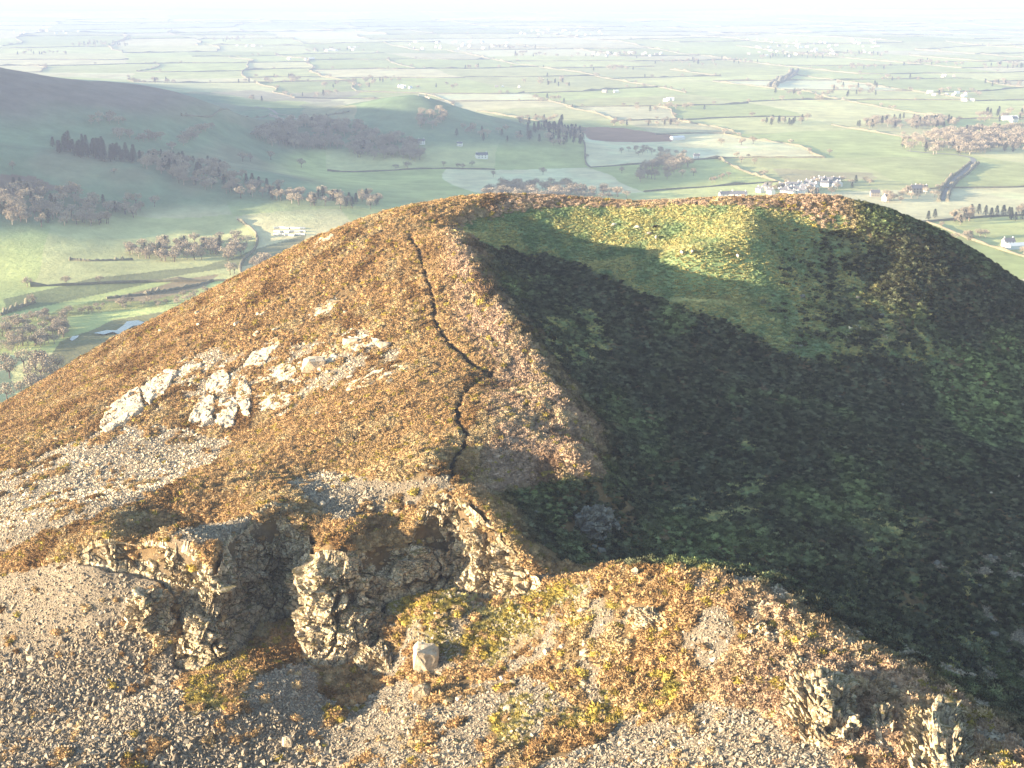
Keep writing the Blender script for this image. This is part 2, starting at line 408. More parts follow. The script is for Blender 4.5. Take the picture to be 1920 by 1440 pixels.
def proto_stone(k):
    r = np.random.default_rng(300 + k); bm = bmesh.new()
    d = np.array([1, .5 + .4 * r.random(), .25 + .4 * r.random()]) * .5
    for q in range(11):
        p = r.random(3) * 2 - 1; p /= np.abs(p).max() ** .8 + 1e-6
        bm.verts.new(p * d)
    bmesh.ops.convex_hull(bm, input=bm.verts)
    for v in [v for v in bm.verts if not v.link_faces]: bm.verts.remove(v)
    me = bpy.data.meshes.new('stone'); bm.to_mesh(me); bm.free(); return me

def scatter(name, pos, rot, scl, colr, idx, protos, mat, label, cat=None):
    me = bpy.data.meshes.new(name + '_points'); n = len(pos)
    me.vertices.add(n); me.vertices.foreach_set('co', np.ascontiguousarray(pos, np.float32).ravel())
    for nm, arr in (('rot', rot), ('scl', scl), ('tint', colr)):
        a = me.attributes.new(nm, 'FLOAT_VECTOR', 'POINT'); a.data.foreach_set('vector', np.ascontiguousarray(arr, np.float32).ravel())
    a = me.attributes.new('pick', 'INT', 'POINT'); a.data.foreach_set('value', np.ascontiguousarray(idx, np.int32))
    c = bpy.data.collections.new(name + '_kinds')
    for p in protos:
        p.materials.clear(); p.materials.append(mat); c.objects.link(bpy.data.objects.new(p.name, p))
    o = link(name, me); tag(o, label, cat, kind='stuff')
    t = bpy.data.node_groups.new(name, 'GeometryNodeTree')
    t.interface.new_socket('Geometry', in_out='INPUT', socket_type='NodeSocketGeometry'); t.interface.new_socket('Geometry', in_out='OUTPUT', socket_type='NodeSocketGeometry')
    N = t.nodes.new; L = t.links.new
    gi = N('NodeGroupInput'); go = N('NodeGroupOutput'); ip = N('GeometryNodeInstanceOnPoints'); ci = N('GeometryNodeCollectionInfo')
    ci.inputs[0].default_value = c; ci.inputs['Separate Children'].default_value = True; ci.inputs['Reset Children'].default_value = True
    def na(nm, typ):
        x = N('GeometryNodeInputNamedAttribute'); x.data_type = typ; x.inputs[0].default_value = nm; return x.outputs[0]
    er = N('FunctionNodeEulerToRotation')
    L(gi.outputs[0], ip.inputs['Points']); L(ci.outputs[0], ip.inputs['Instance']); ip.inputs['Pick Instance'].default_value = True
    L(na('pick', 'INT'), ip.inputs['Instance Index']); L(na('rot', 'FLOAT_VECTOR'), er.inputs[0]); L(er.outputs[0], ip.inputs['Rotation']); L(na('scl', 'FLOAT_VECTOR'), ip.inputs['Scale'])
    L(ip.outputs[0], go.inputs[0])
    md = o.modifiers.new('scatter', 'NODES'); md.node_group = t
    return o

def jitter(y0, y1, step, umin=-130, umax=2050, vmax=1540, keep=True):
    w = y1 * .42 + 25
    xs = np.arange(-w, w, step); ys = np.arange(y0, y1, step)
    x, y = np.meshgrid(xs, ys); x = (x + rng.random(x.shape) * step * .95).ravel(); y = (y + rng.random(y.shape) * step * .95).ravel()
    z = grid_sample(GZ, x, y); u, v = proj(x, y, z)
    ok = (u > umin) & (u < umax) & (v < vmax)
    x, y, z = x[ok], y[ok], z[ok]
    # leave out what lies behind the brow of the fell
    e = 1.0; gx = (grid_sample(GZ, x + e, y) - z) / e; gy = (grid_sample(GZ, x, y + e) - z) / e
    dot = (-gx * (0 - x) - gy * (0 - y) + (CAMZ - z)) / np.hypot(x, y)
    ok = dot > -.12
    return x[ok], y[ok], z[ok]

pts = [jitter(112, 215, .54), jitter(215, 300, .56), jitter(300, 440, .68)]
x, y, z = [np.concatenate([p[k] for p in pts]) for k in range(3)]
sc = grid_sample(m_scree, x, y); gs = grid_sample(m_grass, x, y); ms = grid_sample(m_moss, x, y); pd = grid_sample(pdist, x, y)
wl = grid_sample(m_wall, x, y); pr = (1 - wl) * (1 - np.clip(sc * 1.25, 0, 1)) * (1 - np.clip(gs * 1.03, 0, 1)) * (1 - .55 * ms) * (pd > .75)
hole = fbm(x / 3.2, y / 4.4, 71, 4)
pr *= 1 - np.where(y < 205, .95, .7) * sstep(np.where(y < 205, .08, .22), .45, hole)
pr = np.maximum(pr, np.where((sc > .5), .02, 0))
ok = rng.random(len(x)) < pr
x, y, z, ms, sc = x[ok], y[ok], z[ok], ms[ok], sc[ok]
n = len(x); u, v = proj(x, y, z)
size = np.where(y < 205, 1.2, 1.0) * (.62 + .75 * rng.random(n) ** 1.4) * (1 + .35 * fbm(x / 2.5, y / 2.5, 73, 2)) * np.where(y > 300, 1.12, 1.0)
base = np.array([.335, .22, .108])[None] * np.ones((n, 1))
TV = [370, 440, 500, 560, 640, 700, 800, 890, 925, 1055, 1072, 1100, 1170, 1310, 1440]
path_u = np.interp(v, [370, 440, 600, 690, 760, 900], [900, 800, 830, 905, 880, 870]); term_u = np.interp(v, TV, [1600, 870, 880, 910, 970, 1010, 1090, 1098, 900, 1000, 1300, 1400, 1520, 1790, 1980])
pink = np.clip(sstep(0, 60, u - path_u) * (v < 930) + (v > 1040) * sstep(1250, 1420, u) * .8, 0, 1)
shade_k = sstep(-5, 60, u - term_u + 30 * fbm(x / 3, y / 4, 74, 2))       # shade right of the terminator put into the heather colour, greyer and greener
shade_k = np.where(v < 430, sstep(1560, 1640, u), shade_k)
pink = (pink * (1 - shade_k))[:, None]; shade_k = shade_k[:, None]
near_t = np.exp(-((u - term_u - 5) / 70.) ** 2) * (v > 440) * (y > 216); size = size * (1 + .35 * near_t * rng.random(n))
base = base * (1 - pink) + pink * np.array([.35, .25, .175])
tn = fbm(x / 9, y / 12, 75, 4)[:, None]
base = base * (1 - .6 * np.clip(tn, 0, 1)) + .6 * np.clip(tn, 0, 1) * np.array([.34, .255, .13])
gn = (rng.random((n, 1)) < (.06 + .6 * ms[:, None]) + .35 * np.clip(fbm(x / 6, y / 8, 79, 3)[:, None] - .15, 0, 1))
dk = sstep(.12, .42, fbm(x / 6.5, y / 10, 78, 4))[:, None]; base = base * (1 - .5 * dk * np.array([.9, 1., 1.1])); pl = sstep(.2, .45, fbm(x / 4.5, y / 8, 80, 4))[:, None] * .65; base = base * (1 - pl) + pl * np.array([.40, .315, .18])
base = np.where(gn, np.array([.27, .21, .05])[None], base)
base = base * (1 - shade_k) + shade_k * (base * np.array([.09, .125, .14]) + np.array([.042, .048, .029]) + .16 * np.clip(fbm(x / 13, y / 20, 87, 4)[:, None] - .08, 0, 1) * np.array([.9, 1.2, .35]))  # shaded side painted darker; the green patches are growth
base = base * (.65 + .7 * rng.random((n, 1))) * (1 - shade_k + shade_k * (.3 + 1.7 * rng.random((n, 1)) ** 1.6))
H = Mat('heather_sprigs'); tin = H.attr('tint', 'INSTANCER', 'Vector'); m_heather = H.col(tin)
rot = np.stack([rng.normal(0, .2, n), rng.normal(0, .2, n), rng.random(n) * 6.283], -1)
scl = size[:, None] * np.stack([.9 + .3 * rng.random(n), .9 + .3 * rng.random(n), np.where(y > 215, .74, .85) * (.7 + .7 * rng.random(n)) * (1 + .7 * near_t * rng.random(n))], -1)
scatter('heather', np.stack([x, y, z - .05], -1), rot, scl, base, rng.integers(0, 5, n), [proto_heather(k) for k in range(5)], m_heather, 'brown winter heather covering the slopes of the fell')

# tussocks on the green hollow and mossy spots
pts = [jitter(120, 290, .7), jitter(290, 430, .62)]
x, y, z = [np.concatenate([p[k] for p in pts]) for k in range(3)]
gs = grid_sample(m_grass, x, y); ms = grid_sample(m_moss, x, y)
ok = (rng.random(len(x)) < np.maximum(gs * .9, ms * .8) * (1 - grid_sample(m_wall, x, y))) & (grid_sample(pdist, x, y) > .8)
x, y, z = x[ok], y[ok], z[ok]; n = len(x)
gg = gs[ok][:, None]; base = (np.array([.21, .29, .15])[None] * gg + (1 - gg) * np.array([.2, .175, .045])) * np.ones((n, 1))
k = sstep(-.5, .25, fbm(x / 5, y / 8, 83, 3))[:, None] * rng.random((n, 1)) ** .4
base = base * (1 - k) + k * np.array([.58, .49, .21]); base *= .7 + .6 * rng.random((n, 1))
rot = np.stack([rng.normal(0, .15, n), rng.normal(0, .15, n), rng.random(n) * 6.283], -1)
scl = (.85 + .8 * rng.random((n, 1)) ** 2) * np.array([1.1, 1.1, .8])
G = Mat('moor_grass'); m_tuft = G.col(G.attr('tint', 'INSTANCER', 'Vector'))
scatter('grass', np.stack([x, y, z], -1), rot, scl, base, rng.integers(0, 4, n), [proto_tuft(k) for k in range(4)], m_tuft, 'tussocky green and straw grass in the summit hollow')

# scree
pts = [jitter(112, 235, .29), jitter(235, 350, .5)]
x, y, z = [np.concatenate([p[k] for p in pts]) for k in range(3)]
sc = grid_sample(m_scree, x, y)
ok = rng.random(len(x)) < np.clip(sc * .95 + .004, 0, 1) * (1 - grid_sample(m_wall, x, y))
x, y, z = x[ok], y[ok], z[ok]; n = len(x); u, v = proj(x, y, z)
coarse = poly_mask(u + 60 * fbm(x / 6, y / 6, 85, 3), v, [(-300, 1300), (120, 1210), (260, 1130), (360, 1230), (340, 1360), (520, 1300), (640, 1440), (700, 1600), (-300, 1600)])
size = .16 + .22 * rng.random(n) ** 2 + .5 * rng.random(n) ** 9
size = np.where(coarse, size * 1.5 + .12 * (rng.random(n) < .3), size)
size = np.where(y > 235, size * 1.25, size)
base = np.where((y > 235)[:, None], np.array([.72, .59, .41])[None], np.where(coarse[:, None], np.array([.24, .21, .165])[None], np.array([.335, .29, .22])[None])) * (.35 + .85 * rng.random((n, 1)))
base = np.where(rng.random((n, 1)) < .25, base * np.array([.8, .86, .95]), base)
rot = np.stack([rng.normal(0, 1, n) * np.where(coarse, .95, .5), rng.normal(0, 1, n) * np.where(coarse, .95, .5), rng.random(n) * 6.283], -1)
S = Mat('slate_scree', .9, .2); m_stone = S.col(S.mix(.35, S.attr('tint', 'INSTANCER', 'Vector'), S.ramp(S.noise(6, 4), [(.3, (.16, .125, .09)), (.7, (.55, .44, .3))])))
scatter('scree', np.stack([x, y, z + size * .12], -1), rot, size[:, None] * (.8 + .5 * rng.random((n, 3))), base, rng.integers(0, 9, n), [proto_stone(k) for k in range(9)], m_stone, 'loose angular slate scree below the crags')
# ------------------------------------------------------------------ crags, outcrops and boulders
R = Mat('crag_rock', .88, .25)
rock_c = R.ramp(R.noise(.55, 7, .65), [(.25, (.26, .205, .14)), (.45, (.42, .34, .235)), (.6, (.52, .43, .3)), (.78, (.6, .51, .37))])
rock_c = R.mix(R.ramp(R.noise(1.7, 5, .7), [(.52, 0.0), (.68, 0.7)]), rock_c, (.3, .25, .1))           # lichen
vo = R.n('ShaderNodeTexVoronoi', feature='DISTANCE_TO_EDGE'); vo.inputs['Scale'].default_value = 1.1
wv = R.n('ShaderNodeVectorMath', operation='MULTIPLY_ADD'); ng = R.noise(1.5, 3, .6, None, 'Color'); R.l(ng, wv.inputs[0]); wv.inputs[1].default_value = (.7, .7, .7); R.l(R.pos(), wv.inputs[2]); R.l(wv.outputs[0], vo.inputs['Vector'])
crk = R.ramp(vo.outputs['Distance'], [(0.0, 0.0), (.09, 1.0)])
vc = R.n('ShaderNodeTexVoronoi'); vc.inputs['Scale'].default_value = .55; R.l(wv.outputs[0], vc.inputs['Vector']); sx_ = R.n('ShaderNodeSeparateColor'); R.l(vc.outputs['Color'], sx_.inputs[0])
rock_c = R.mix(.8, rock_c, R.ramp(sx_.outputs[0], [(0., .55), (1., 1.35)]), 'MULTIPLY')
ve = R.n('ShaderNodeTexVoronoi', feature='DISTANCE_TO_EDGE'); ve.inputs['Scale'].default_value = .42; R.l(wv.outputs[0], ve.inputs['Vector'])
rock_c = R.mix(R.ramp(ve.outputs['Distance'], [(0.0, 0.0), (.055, 1.0)]), R.mix(.85, rock_c, (.03, .025, .02)), rock_c)
rock_c = R.mix(crk, R.mix(.75, rock_c, (.04, .032, .024)), rock_c)  # both sets of cracks darkened: crevice shade put into the colour
nz = R.n('ShaderNodeSeparateXYZ'); R.l(R.n('ShaderNodeNewGeometry').outputs['Normal'], nz.inputs[0])
tm = R.n('ShaderNodeMath', operation='MULTIPLY'); R.l(R.ramp(nz.outputs['Z'], [(.55, 0.0), (.85, 1.0)]), tm.inputs[0]); R.l(R.ramp(R.noise(.8, 5, .7), [(.44, 0.0), (.56, 1.0)]), tm.inputs[1])
rock_c = R.mix(tm.outputs[0], rock_c, R.ramp(R.noise(2.5, 4), [(.3, (.09, .08, .025)), (.7, (.2, .15, .06))]))   # turf on the ledges
R.bump(R.noise(3.5, 8, .75), .8, .15)
m_rock = R.col(rock_c)
R2 = Mat('pale_rock', .85, .25)
m_pale = R2.col(R2.ramp(R2.noise(1.2, 6, .7), [(.28, (.2, .155, .1)), (.45, (.42, .34, .24)), (.7, (.6, .505, .375))])); R2.bump(R2.noise(4., 7, .7), .6, .1)

def facet(P, N, cell, amp, tilt, r, aniso, rotm, step=.18, env=False):
    """break a surface into tilted blocks parted by joints (fractured rock)"""
    Q = (P @ rotm) / np.array(aniso) / cell
    lo = Q.min(0) - .6; hi = Q.max(0) + .6; ns = int(np.clip(np.prod(hi - lo), 12, 1400))
    S = lo + r.random((ns, 3)) * (hi - lo); a = np.clip(r.normal(0, 1, ns), -1.6, 1.6) * amp; T = r.normal(0, 1, (ns, 3)) * tilt
    kk = .8 * amp + .3 * tilt; D = np.zeros(len(P)); w = r.normal(0, 1, ns) * amp * step
    c = a - (S * T).sum(1)
    for k in range(0, len(P), 3000):
        q = Q[k:k + 3000]; d2 = (q ** 2).sum(1)[:, None] + (S ** 2).sum(1)[None] - 2 * q @ S.T
        e = c[None] + q @ T.T
        if not env: D[k:k + 3000] = e[np.arange(len(q)), d2.argmin(1)]; continue
        e = e - kk * d2; e[d2 > 4] = -1e9
        i = e.argmax(1); m = e[np.arange(len(q)), i]; D[k:k + 3000] = np.where(m > -1e8, m + w[i], 0)
    D -= np.median(D)
    return P + N * np.clip(D, -3 * amp, 3 * amp)[:, None]

from mathutils import Euler
def hull(pts):
    bm = bmesh.new()
    for p in pts: bm.verts.new(p)
    bmesh.ops.convex_hull(bm, input=bm.verts)
    for v in [v for v in bm.verts if not v.link_faces]: bm.verts.remove(v)
    bm.verts.index_update(); V = [v.co[:] for v in bm.verts]; F = [[v.index for v in f.verts] for f in bm.faces]; bm.free(); return V, F
def boulder_mesh(name, dim, seed, cuts=4):
    r = np.random.default_rng(seed); P = []
    for _ in range(24):
        p = r.normal(size=3); p = p / np.linalg.norm(p); p = np.sign(p) * np.abs(p) ** .55; P.append(p * (1 - .26 * r.random()))
    V, F = hull(P); bm = bmesh.new(); vs = [bm.verts.new(v) for v in V]
    for f in F: bm.faces.new([vs[q] for q in f])
    bmesh.ops.subdivide_edges(bm, edges=bm.edges[:], cuts=cuts, use_grid_fill=True); bmesh.ops.triangulate(bm, faces=bm.faces[:]); bm.normal_update()
    Q = np.array([v.co[:] for v in bm.verts]); N = np.array([v.normal[:] for v in bm.verts])
    n = fbm(Q[:, 0] * 2.1 + Q[:, 2] + seed, Q[:, 1] * 2.1 - Q[:, 2] * 1.3, seed, 4); e = 1 - sstep(0, .07, np.abs(fbm(Q[:, 0] * 1.2 - Q[:, 2], Q[:, 1] * 1.2 + Q[:, 2], seed + 7, 3)))
    Q = (Q + N * (.07 * n - .06 * e)[:, None]) * np.array(dim) / 2
    for v, q in zip(bm.verts, Q): v.co = q
    me = bpy.data.meshes.new(name); bm.to_mesh(me); bm.free(); return me
def put_rock(kind, u0, v0, u1, v1, d, depth, label, cat, seed, mat=None, yaw=0, sink=.25, group=None):
    """a rock filling the pixel box (u0..u1, v0..v1) at distance d; its foot is sunk in the ground"""
    x, y, z = pix((u0 + u1) / 2, v1, d); xt, yt, zt2 = pix((u0 + u1) / 2, v0, d + depth * .3)
    wm = (u1 - u0) / FPX * math.hypot(d, CAMZ - z); h = max(.4, zt2 - z)
    if h > wm * 2.2: h = wm * 2.2
    tot = h * (1 + sink)
    me = boulder_mesh(kind, (wm, depth, tot), seed)
    o = link(kind, me, mat or m_rock)
    o.location = (x, y + depth * .35, z + h / 2 - h * sink / 2); o.rotation_euler = (0, 0, math.radians(yaw))
    tag(o, label, cat, group); return o
B = put_rock
# the cliff itself: a lofted, fractured sheet from rim to foot, cut into the walls and ribs one can tell apart
def resample(A, n):
    k = np.linspace(0, len(A) - 1, n); i = np.clip(k.astype(int), 0, len(A) - 2); f = (k - i)[:, None]
    g = lambda j: A[np.clip(j, 0, len(A) - 1)]
    p0, p1, p2, p3 = g(i - 1), g(i), g(i + 1), g(i + 2)
    return .5 * (2 * p1 + (p2 - p0) * f + (2 * p0 - 5 * p1 + 4 * p2 - p3) * f ** 2 + (3 * p1 - p0 - 3 * p2 + p3) * f ** 3)
NCOL, NROW = 840, 96
ctop = resample(np.array(TOPS[:len(CLIFF)]), NCOL); cft = resample(np.array(FEET[:len(CLIFF)]), NCOL)
tt = np.linspace(0, 1, NROW)[:, None, None]
tprof = tt + .10 * np.sin(tt * math.pi * 2)                     # steeper in the middle than at rim and foot
hor = ctop + (cft - ctop) * (.12 * tt + .88 * tt ** 1.6) ; ver = ctop + (cft - ctop) * tt
SH = np.concatenate([hor[..., :2], ver[..., 2:]], -1)
du = np.gradient(SH, axis=1); dv = np.gradient(SH, axis=0)
Nn = np.cross(du, dv); Nn /= np.linalg.norm(Nn, axis=-1)[..., None] + 1e-9
if Nn[NROW // 2, NCOL // 2, 1] > 0: Nn = -Nn
for _ in range(12):
    Nn[:, 1:-1] = (Nn[:, :-2] + Nn[:, 1:-1] + Nn[:, 2:]) / 3; Nn[1:-1] = (Nn[:-2] + Nn[1:-1] + Nn[2:]) / 3
Nn /= np.linalg.norm(Nn, axis=-1)[..., None] + 1e-9; Nn[..., 2] *= .5
r = np.random.default_rng(11)
hgt = np.clip((ctop[:, 2] - cft[:, 2]) / 6, .12, 1.0)[None, :, None]; edge = (np.clip(np.minimum(tt, 1 - tt) * 6, .35, 1))
from mathutils import Euler
rm = np.array(Euler((math.radians(12), math.radians(14), .3)).to_matrix())
def shake(P, cell, amp, tilt, an, env=False):
    q = facet(P.reshape(-1, 3), Nn.reshape(-1, 3), cell, amp, tilt, r, an, rm, env=env).reshape(P.shape)
    return P + (q - P) * hgt * edge
SH = shake(SH, 5.5, .8, .9, (.9, 1, 1.4), True); SH = shake(SH, 3.2, .3, .7, (1.1, 1, 1.2)); SH = shake(SH, 1.4, .12, .3, (1.2, 1, .9)); SH = shake(SH, .55, .06, .1, (1.2, 1, .9))
su = np.concatenate([[0], np.cumsum(np.linalg.norm(np.diff((ctop + cft) / 2, axis=0), axis=1))])[None] + 0 * SH[..., 0]; sz = SH[..., 2] + .25 * su * .2
led = fbm(su / 11, sz / 3.2, 91, 2)
rid = np.abs(fbm(su / 2.2, sz / 2.8, 92, 4))
crack = lambda a, b, sd_, w_: 1 - sstep(0, w_, np.abs(fbm(su / a + .4 * fbm(su / 2, sz / 2, sd_ + 3, 2), sz / b, sd_, 3)))
def joints(w, h, q):
    a = su + .22 * h * fbm(su / 3, sz / 3, q, 2) - .25 * sz; b = sz + .16 * su + .3 * h * fbm(su / 4, sz / 4, q + 1, 2); j = np.floor(b / h); o = _h(j, 0 * j + 3, q); i = np.floor(a / w * (.7 + .6 * o) + o * 7)
    return _h(i, j, q) - .5 + .22 * (np.mod(b / h, 1) - .5)
dis = 1.7 * joints(3.6, 2.6, 201) + .75 * joints(1.5, 1.1, 205) + .28 * joints(.7, .5, 209) + .6 * led + .2 * (rid - .2) + .12 * fbm(su / .8, sz / .6, 93, 3) - 1.7 * crack(4.5, 18, 94, .055) - .8 * crack(11, 2.8, 96, .05) - .3 * crack(1.6, 3.0, 98, .06) - .2 * crack(2.2, .9, 99, .06)
SH = SH + Nn * (dis[..., None] * hgt * edge)
back = ctop[:, :2] - cft[:, :2]; back = back / (np.linalg.norm(back, axis=1)[:, None] + 1e-6)
ext = []
for dist, drop in ((1.5, .9), (.7, .1)):
    q = SH[0].copy(); q[:, :2] += back * dist; q[:, 2] = grid_sample(GZ, q[:, 0], q[:, 1]) - drop + (.35 if dist < 2 else 0) * np.random.default_rng(3).random(NCOL); ext.append(q)
bot = SH[-1].copy(); bot[:, 2] -= 1.8
SH = np.concatenate([np.stack(ext), SH, bot[None]], 0)
cc = lambda k: int(round(k / (len(CLIFF) - 1) * (NCOL - 1)))
WALLS = [(0, 2.6, 'low pale rock band at the left end of the crag, above bare scree'), (2.6, 5, 'sunlit pillared rock face with dark clefts left of the shadowed cove'), (5, 7.6, 'craggy pinnacle rib running down below the left lip of the cove'),
 (7.6, 9.7, 'dark left wall of the cove, turned away from the sun'), (9.7, 12.4, 'shadowed back wall of the deep cove'), (12.4, 16, 'bright buttress right of the cove, reaching lowest down the slope'),
 (16, 18.6, 'overhanging shaded wall with a dark crack in mid crag'), (18.6, 21, 'highest sunlit rib of the crag, jagged and cream coloured'), (21, 24, 'grey rock wall at the right end of the crag')]
for a, b, lab in WALLS:
    i, j = cc(a), cc(b) + 1
    me = grid_mesh('crag_wall', SH[::-1, i:j, 0], SH[::-1, i:j, 1], SH[::-1, i:j, 2])
    me.polygons.foreach_set('use_smooth', np.zeros(len(me.polygons), bool))
    tag(link('crag_wall', me, m_rock), lab, 'crag', 'rock walls of the crag')
Gk = Mat('shaded_grey_rock'); m_shaded_rock = Gk.col(Gk.ramp(Gk.noise(1.1, 6, .7), [(.3, (.07, .068, .06)), (.5, (.15, .145, .125)), (.7, (.24, .23, .2))])); Gk.bump(Gk.noise(4., 6), .7, .1)  # darker copy of the rock for the shaded side, shade put into the colour
def outcrop(cols, label, seed, bulge=.45, strata=0, dens=9, mat=None):
    """a smaller rock rib standing out of the slope: rim and foot lie on the ground, the face between swells out of it"""
    T = [hit(c[0], c[1]) for c in cols]; Fp = [hit(c[2], c[3]) for c in cols]
    T = np.array([p[:] for p in T]); Fp = np.array([p[:] for p in Fp]); wid = np.linalg.norm(np.diff((T + Fp) / 2, axis=0), axis=1).sum(); n = int(max(40, wid * dens)); t_, f_ = resample(T, n), resample(Fp, n)
    view = (t_ + f_) / 2 - np.array([0, 0, CAMZ]); h = np.linalg.norm(np.cross(t_ - f_, view), axis=1) / np.linalg.norm(view, axis=1); m = int(max(30, h.max() * dens * 1.2)); tt = np.linspace(0, 1, m)[:, None]; k = np.linspace(0, 1, n)[None]
    out = f_ - t_; out[:, 2] = 0; out = out / (np.linalg.norm(out, axis=1)[:, None] + 1e-6)
    S = t_ + (f_ - t_) * tt[..., None]; env = np.sin(k * math.pi) ** .6
    sw = bulge * h[None] * env * np.minimum(1, tt * 5) ** .7 * (1 - tt ** 2.2)
    S = S + sw[..., None] * (out * .75 + np.array([-.15, 0, .75]))
    du, dv = np.gradient(S, axis=1), np.gradient(S, axis=0); N = np.cross(du, dv); N /= np.linalg.norm(N, axis=-1)[..., None] + 1e-9
    if (N * -view).sum() < 0: N = -N
    for _ in range(4): N[:, 1:-1] = (N[:, :-2] + N[:, 1:-1] + N[:, 2:]) / 3; N[1:-1] = (N[:-2] + N[1:-1] + N[2:]) / 3
    N /= np.linalg.norm(N, axis=-1)[..., None] + 1e-9
    su = np.concatenate([[0], np.cumsum(np.linalg.norm(np.diff(t_, axis=0), axis=1))])[None] + 0 * S[..., 0]; z = S[..., 2] + .12 * su; g = np.random.default_rng(seed); sc = np.clip(h.max() / 6, .35, 1)
    Q = S.reshape(-1, 3); Q = facet(Q, N.reshape(-1, 3), 1.8 * sc, .3 * sc, .5 * sc, g, (1, 1, .9), np.eye(3)); Q = facet(Q, N.reshape(-1, 3), .75 * sc, .11 * sc, .2 * sc, g, (1.2, 1, .7), np.eye(3)); D = (Q.reshape(S.shape) - S)
    ck = lambda a, b, q, w_: 1 - sstep(0, w_, np.abs(fbm(su / a + .4 * fbm(su, z, q + 3, 2), z / b, q, 3)))
    ja = su - .2 * z; jb = z + .12 * su; jj = np.floor(jb / (1.1 * sc)); d = .9 * sc * (_h(np.floor(ja / (1.7 * sc) + 5 * _h(jj, 0 * jj, seed)), jj, seed) - .5) + .25 * sc * fbm(su / (2.4 * sc), z / (1.8 * sc), seed, 3) - .45 * sc * ck(3.2 * sc, 9 * sc, seed + 1, .05) - .12 * sc * ck(1.2 * sc, 1.0 * sc, seed + 2, .07)
    if strata:
        c = z / strata + .5 * fbm(su / 2.2, z / 2, seed + 4, 3); ci = np.floor(c); d = d + strata * (1.3 * (_h(ci, np.floor(su / (strata * 3) + ci * .37), seed) - .5) - .6 * sstep(.8, .98, c - ci))
    else: d = d - .5 * sc * ck(5 * sc, 1.1 * sc, seed + 5, .07)
    ed = (np.minimum(1, np.minimum(tt, 1 - tt) * 7) * np.minimum(1, np.minimum(k, 1 - k) * 8))[..., None]
    S = S + (D + N * d[..., None]) * ed
    b0 = S[:1].copy(); b0[..., :2] -= out[None, :, :2] * .5; b0[..., 2] -= .6; b1 = S[-1:].copy(); b1[..., 2] -= .8
    S = np.concatenate([b0, S, b1], 0); S[:, 0, 2] -= .6; S[:, -1, 2] -= .6
    me = grid_mesh('rock_outcrop', S[::-1, :, 0], S[::-1, :, 1], S[::-1, :, 2]); me.polygons.foreach_set('use_smooth', np.zeros(len(me.polygons), bool))
    tag(link('rock_outcrop', me, mat or m_rock), label, 'crag')
OC = [([(238,1168,236,1190),(258,1124,256,1203),(298,1108,298,1208),(330,1124,334,1200),(342,1165,346,1180)],'rounded lit rock knob with a black shaded right side above the dark scree',.55,0),
 ([(664,1228,664,1246),(680,1200,678,1264),(700,1214,700,1266),(720,1198,722,1264),(738,1230,740,1248)],'small forked pinnacle at the foot of the crag',.6,0),
 ([(466,976,466,984),(490,955,490,992),(520,945,520,990),(560,950,560,988),(594,968,596,976)],'dark notched rock rim over the shaded top of the cove',.4,0),
 ([(1468,1325,1466,1350),(1484,1282,1480,1374),(1515,1266,1510,1394),(1555,1260,1552,1402),(1592,1274,1594,1400),(1606,1315,1608,1380)],'blocky layered outcrop on the right spur with a shadowed gap beside it',.5,.7),
 ([(1692,1405,1690,1438),(1710,1362,1704,1452),(1745,1335,1738,1462),(1785,1325,1785,1464),(1810,1352,1814,1450),(1824,1400,1826,1425)],'tilted layered rock stack at the lower right of the spur',.5,.55),
 ([(1630,1352,1628,1370),(1645,1326,1643,1386),(1665,1324,1668,1388),(1684,1350,1686,1372)],'small knob of rock between the two layered outcrops',.5,.5),
 ([(1446,1246,1444,1258),(1480,1233,1478,1268),(1515,1236,1518,1270),(1536,1250,1538,1260)],'flat tilted slab above the blocky outcrop in the heather',.4,.5),
 ([(1176,1160,1174,1172),(1198,1140,1196,1186),(1230,1145,1232,1186),(1250,1162,1252,1174)],'pale broken outcrop in the brown heather of the middle spur',.5,0),
 ([(1386,1182,1384,1190),(1402,1166,1400,1202),(1428,1168,1430,1202),(1444,1184,1446,1190)],'small outcrop beside the bare stony patch on the spur',.5,0),
 ([(1076,988,1074,998),(1098,956,1096,1012),(1136,955,1136,1012),(1164,986,1166,1000)],'grey outcrop in the shade right of the crag',.45,0),
 ([(1560,1205,1558,1216),(1585,1196,1583,1226),(1615,1204,1618,1232),(1632,1222,1634,1230)],'low ledge at the edge of the shade on the right spur',.4,.5),
 ([(1400,870,1398,880),(1400,872,1400,884),(1415,874,1416,886),(1430,880,1430,886)],'little grey ledge alone in the shaded heather slope',.4,0)][:11]
for k, (cols, lab, bu, st) in enumerate(OC): outcrop(cols, lab, 300 + 20 * k, bu, st, mat=m_shaded_rock if 'in the shade' in lab else None)
def hits(u, v):
    """many sight lines at once"""
    P = np.full((len(u), 3), np.nan); dn = np.linspace(180, 420, 1500)
    for k in range(0, len(u), 600):
        uu = u[k:k + 600, None]; vv = v[k:k + 600, None]
        x, y, z = pix(uu, vv, dn[None]); g = grid_sample(GZ, x.ravel(), np.broadcast_to(y, x.shape).ravel()).reshape(x.shape)
        i = (z < g).argmax(1); j = np.arange(len(i)); q = np.stack([x[j, i], np.broadcast_to(y, x.shape)[j, i], g[j, i]], -1); q[i == 0] = np.nan; P[k:k + 600] = q
    return P
